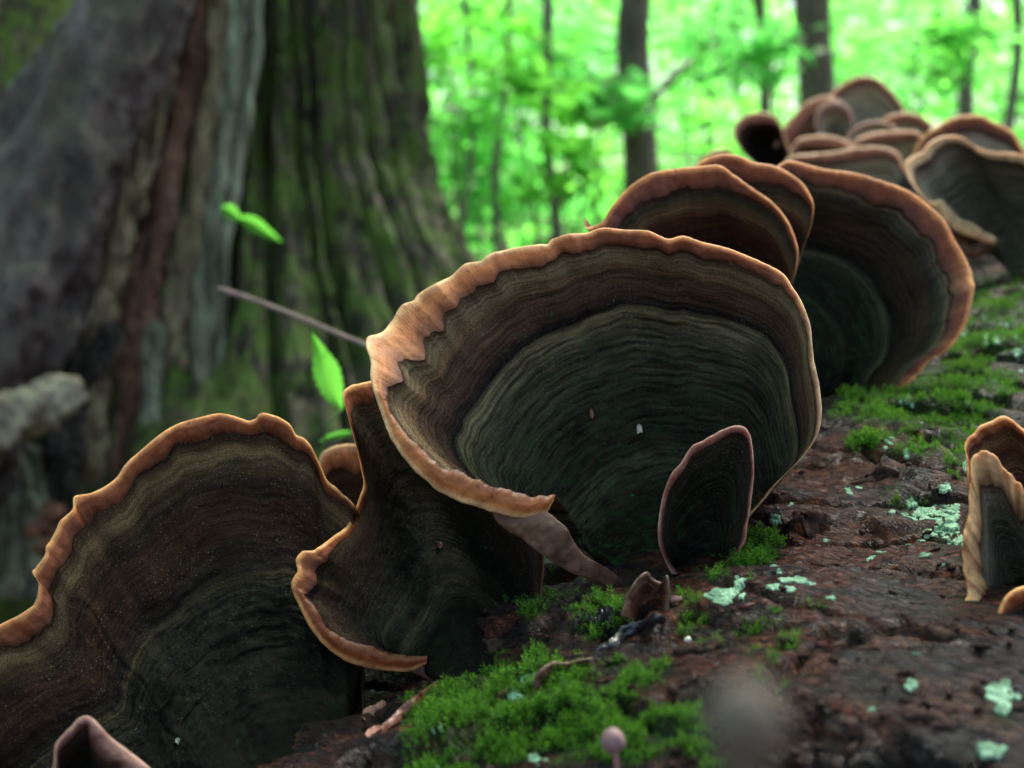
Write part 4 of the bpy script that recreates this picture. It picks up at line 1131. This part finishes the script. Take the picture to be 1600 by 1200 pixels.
# dry stem crossing in front of the old tree
strap_thing('dry_stem', 'thin pinkish dry stem slanting from behind the largest bracket', 'twig', [(338, 449, 9, .42), (400, 470, 8, .40), (470, 497, 8, .38), (530, 522, 8, .36), (600, 552, 8, .34), (690, 600, 8, .31)], M_TWIG, thick=1.0, n=50, ns=10, noise=0.08, seed=50)


def leaf_blade(name, pts, d, mat, parent, bend=0.01):
    """a leaf: midrib px points with half widths; two rows of quads with a folded midrib and toothed edge"""
    P, L = catmull([(x, y, w) for x, y, w in pts], 30)
    T = np.gradient(P[:, :2], axis=0); T /= np.linalg.norm(T, axis=1)[:, None]
    N2 = np.stack([-T[:, 1], T[:, 0]], 1)
    tooth = 1 + 0.16 * (np.arange(30) % 3 == 0)
    rows = []
    for kx, off in ((-1, -0.004), (-0.5, -0.001), (0, 0.002), (0.5, -0.001), (1, -0.004)):
        w = P[:, 2] * kx * (tooth if abs(kx) == 1 else 1)
        rows.append(at(P[:, 0] + N2[:, 0] * w, P[:, 1] + N2[:, 1] * w, d + off * d + bend * np.linspace(0, 1, 30)**2))
    V = np.stack(rows, 0).reshape(-1, 3)
    return new_mesh_obj(name, V, grid_faces(5, 30), mat, parent)


sp = thing('seedling', 'green seedling with toothed leaf in the gap left of the largest bracket', 'plant', at(np.array(505.), np.array(730.), np.array(.36)))
leaf_blade('leaf', [(488, 522, 1), (498, 545, 9), (510, 580, 20), (522, 615, 15), (534, 640, 2)], .36, M_LEAF, sp)
strap('stem', [(534, 640, 4, .363), (515, 660, 4, .36), (506, 690, 4, .36), (500, 740, 5, .36)], M_STEM, sp, thick=1, n=24, ns=8, noise=0.05)
leaf_blade('leaf', [(500, 690, 1), (515, 683, 4), (535, 678, 5), (552, 676, 1)], .37, M_LEAF, sp)
sp = thing('leaf_sprig', 'small bright green leaf sprig hanging before the old trunk', 'plant', at(np.array(352.), np.array(325.), np.array(.62)))
leaf_blade('leaf', [(346, 325, 3), (358, 330, 11), (372, 340, 6), (384, 345, 1)], .62, M_LEAF, sp)
leaf_blade('leaf', [(372, 340, 2), (392, 347, 10), (415, 362, 8), (440, 378, 1)], .62, M_LEAF, sp)
strap('stem', [(340, 300, 3, .622), (348, 322, 3, .62), (372, 340, 3, .62)], M_STEM, sp, thick=1, n=16, ns=8, noise=0.05)


# ------------------------------------------------------------------ forest behind
def leaves_mesh(name, C, size, mat, parent, rg, flat=0.6, kind=None):
    """joined leaf blades: centres C (n,3); each leaf is a folded pointed hexagon of 4 triangles"""
    n = len(C)
    sz = size * rg.uniform(0.6, 1.35, n)
    up = rg.normal(0, 1, (n, 3)); up[:, 2] = np.abs(up[:, 2]) + flat * 2; up /= np.linalg.norm(up, axis=1)[:, None]
    a = np.cross(up, rg.normal(size=(n, 3))); a /= np.linalg.norm(a, axis=1)[:, None]
    b = np.cross(up, a)
    prof = [(0, -0.5, 0), (0.27, -0.1, 0.06), (0.20, 0.2, 0.05), (0, 0.5, -0.08), (-0.20, 0.2, 0.05), (-0.27, -0.1, 0.06)]
    V = np.stack([C + (a * x + b * y + up * z) * sz[:, None] for x, y, z in prof], 1)
    base = np.arange(n)[:, None] * 6
    F = np.concatenate([base + np.array([[0, 1, 2, 3]]), base + np.array([[0, 3, 4, 5]])])
    o = new_mesh_obj(name, V.reshape(-1, 3), F, mat, parent, smooth=False)
    if kind: o['kind'] = kind
    return o


def tube_mesh(name, pts, radii, mat, parent, ns=12, seed=0):
    P = np.asarray(pts, float)
    T = np.gradient(P, axis=0); T /= np.linalg.norm(T, axis=1)[:, None]
    ref = np.array([0.0, 1, 0]) if abs(T[0][1]) < 0.8 else np.array([1.0, 0, 0])
    A = np.cross(T, ref); A /= np.linalg.norm(A, axis=1)[:, None]
    B = np.cross(T, A)
    ang = np.linspace(0, 2 * np.pi, ns, endpoint=False)
    r = np.asarray(radii)[:, None] * (1 + 0.12 * perlin(np.stack([np.cos(ang)[None, :] * 1.5 + seed + 0 * P[:, :1], np.sin(ang)[None, :] * 1.5 + 0 * P[:, :1], P[:, 2:3] * 2 + 0 * ang[None, :]], -1)))
    V = P[:, None, :] + r[..., None] * (np.cos(ang)[None, :, None] * A[:, None, :] + np.sin(ang)[None, :, None] * B[:, None, :])
    return new_mesh_obj(name, V.reshape(-1, 3), grid_faces(len(P), ns, wrap=True), mat, parent)


def sprays(rg, centre, radii, n_clump, per, spread):
    cl = rg.normal(0, 0.5, (n_clump, 3)) * np.asarray(radii) + np.asarray(centre)
    pts = np.repeat(cl, per, 0) + rg.normal(0, 1, (n_clump * per, 3)) * np.array([spread, spread, spread * 0.35])
    return pts


def px_ground(px, d):
    p = at(np.array(float(px)), np.array(431.0), np.array(float(d)))
    return p[0], p[1]


rgf = np.random.default_rng(21)
TREES = [  # px, depth, width px, lean px over 400 px, bark, label
    (990, 3.3, 52, -14, M_TREEBARK, 'straight grey trunked tree standing behind the reddish bracket pair'),
    (1262, 6.0, 58, 0, M_TREEBARK, 'dark brown straight tree rising behind the distant bracket cluster'),
    (1186, 4.2, 19, 3, M_TREEBARK, 'slim dark tree just left of the dark brown straight one'),
    (866, 3.1, 17, -26, M_TREEBARK_G, 'thin bent tree between the old tree and the straight grey trunk'),
    (798, 3.3, 13, 4, M_TREEBARK_G, 'thin upright tree left of the thin bent one'),
    (728, 3.4, 9, 26, M_TREEBARK_G, 'thinnest leaning tree just right of the old tree'),
    (1502, 4.6, 24, -8, M_TREEBARK_G, 'slender tree behind the wide orange rimmed bracket at upper right'),
    (1566, 5.2, 18, -6, M_TREEBARK_G, 'pale slender tree nearest the right edge'),
    (1112, 12.0, 16, 4, M_TREEBARK_G, 'faint distant tree between the grey trunk and the slim dark tree'),
    (1345, 13.0, 16, 2, M_TREEBARK_G, 'faint distant tree right of the dark brown straight one'),
    (25, 2.3, 270, 10, M_TRUNK, 'dark tree barely showing at the upper left corner'),
]
for i, (px, d, w, lean, bark, lab) in enumerate(TREES):
    x, y = px_ground(px, d)
    r0 = w * d / FPX / 2
    t_ = thing('forest_tree', lab, 'tree', (x, y, 0), 'slim trees of the forest behind')
    zs = np.concatenate([np.linspace(-0.1, 2.2, 30), np.linspace(2.6, 9, 12)])
    lx = -lean * d / FPX * (zs - 0.8) * 0.6 / (1 + 0.15 * zs)
    wob = 0.03 * np.sin(zs * 1.3 + i) * (0.4 + 0.1 * zs) + 0.020 * np.sin(zs * 4.1 + 2 * i) + 0.009 * np.sin(zs * 9.7 + i)
    tube_mesh('trunk', np.stack([x + lx + wob, y + 0.5 * wob, zs], 1), r0 * np.interp(zs, [-0.1, 0.2, 1, 9], [1.7, 1.15, 1.0, 0.55]), bark, t_, 16, i)
    for k in range(3):
        z0 = rgf.uniform(1.6, 3.5); az = rgf.uniform(0, 6.28); L = rgf.uniform(1.2, 2.2)
        bx_ = np.interp(z0, zs, x + lx + wob); by_ = np.interp(z0, zs, y + 0.5 * wob)
        q = np.linspace(0, 1, 8)
        tube_mesh('limb', np.stack([bx_ + L * q * math.cos(az), by_ + L * q * math.sin(az), z0 + L * 0.6 * q**0.8], 1), r0 * 0.35 * (1 - 0.75 * q), bark, t_, 8, i + k)
    leaves_mesh('crown', sprays(rgf, (x + lx[36], y, 5.5), (1.6, 1.6, 2.4), 40, 14, 0.28), 0.12, (M_LEAF, M_LEAF2, M_LEAF3)[i % 3], t_, rgf)

# leaning dead branch seen between the trunks
p0 = at(np.array(1010.), np.array(165.), np.array(5.2)); p1 = at(np.array(1165.), np.array(5.), np.array(6.0)); p2 = at(np.array(1320.), np.array(-160.), np.array(6.6))
q = np.linspace(0, 1, 12)[:, None]
o = tube_mesh('slanting_branch', p0 * (1 - q)**2 + 2 * p1 * q * (1 - q) + p2 * q * q, 0.022 * (1 - 0.5 * q[:, 0]), M_TREEBARK_G, None, 8, 3)
tag(o, 'thin slanting branch reaching up right from the straight grey trunk', 'branch')

SAP = [(815, 95, 3.0, 75, 70, 5), (735, 175, 3.1, 60, 70, 4), (965, 150, 3.0, 50, 60, 4), (870, 270, 2.9, 40, 60, 5), (1490, 60, 3.8, 60, 60, 8), (1190, 90, 3.6, 50, 60, 7),  # px, py centre, depth, radius px x, y, clumps
    (700, 60, 4.6, 120, 130, 20), (780, 120, 5.2, 130, 120, 22), (900, 90, 4.4, 110, 120, 24), (930, 160, 3.2, 60, 50, 6), (700, 260, 4.6, 110, 120, 26), (820, 300, 5.2, 130, 100, 30), (930, 320, 6.0, 120, 90, 26), (1080, 150, 6.5, 120, 120, 30), (1110, 60, 5.2, 110, 80, 26),
    (1150, 210, 7.0, 120, 80, 26), (1330, 60, 6.6, 110, 110, 28), (1430, 110, 7.2, 120, 90, 26), (1530, 60, 6.8, 110, 110, 28), (1600, 150, 6.0, 110, 90, 24), (1420, 20, 8.5, 150, 60, 24), (1000, 30, 7.5, 110, 70, 22), (770, 20, 5.0, 150, 60, 26), (20, 20, 3.5, 120, 90, 20)]
SAPLAB = ['loose leaf spray hanging before the thin upright tree', 'loose leaf spray before the thinnest leaning tree', 'leaf spray crossing the straight grey trunk', 'few leaves in front of the lower thin bent tree', 'leaf spray before the slender right tree', 'leaf spray before the slim dark tree','leafy sapling against the mossy edge of the old tree', 'leafy sapling in front of the thin upright tree', 'dense leafy sapling left of the straight grey trunk', 'low drooping spray of leaves touching the straight grey trunk', 'bright low sapling at the foot of the old tree edge', 'low bright bush behind the thin bent tree',
          'low bush right above the reddish bracket', 'airy sapling between the grey trunk and slim dark tree', 'high leaf spray along the slanting branch', 'low bush left of the round dark far bracket', 'sapling right of the dark brown straight tree', 'pale leafy bush above the tallest far bracket', 'leafy sapling around the slender right tree',
          'bush at the right edge above the wide orange rimmed bracket', 'high pale foliage near the upper right', 'high foliage behind the straight grey trunk', 'high leafy bough over the thin upright tree', 'shadowed leaves in the upper left corner']
for i, (px, py, d, rx, ry, ncl) in enumerate(SAP):
    c = at(np.array(float(px)), np.array(float(py)), np.array(d))
    sc_ = d / FPX
    t_ = thing('sapling', SAPLAB[i], 'sapling', (c[0], c[1], 0), 'saplings of the understorey')
    q = np.linspace(0, 1, 10)
    tube_mesh('stem', np.stack([c[0] + 0.05 * np.sin(q * 4 + i), c[1] + 0 * q, q * (c[2] + ry * sc_ * 0.5)], 1), 0.009 * (1 - 0.7 * q), M_TREEBARK, t_, 7, i)
    leaves_mesh('foliage', sprays(rgf, c, (rx * sc_, rx * sc_ * 1.2, ry * sc_), int(ncl * 1.5), 15, 0.075 * d / 5), 0.062, (M_LEAF, M_LEAF2, M_LEAF3)[i % 3], t_, rgf)

# far wood: one mass of leaves
n = 46000
dF = rgf.uniform(9, 30, n)
Cx = at(rgf.uniform(380, 1900, n), rgf.uniform(-500, 470, n), dF)
keep = fbm(Cx * 0.55, 3) > -0.34
o = leaves_mesh('far_foliage', Cx[keep], 0.19, M_LEAF2, None, rgf)
tag(o, 'bright green mass of distant woodland leaves behind the trunks', 'foliage', kind='stuff')

# unseen leaf crown added above the old tree to shade the foreground
leaves_mesh('crown', sprays(rgf, (-0.1, 0.9, 3.6), (2.6, 2.4, 0.8), 165, 20, 0.24), 0.13, M_LEAF, tree, rgf, flat=1.2)
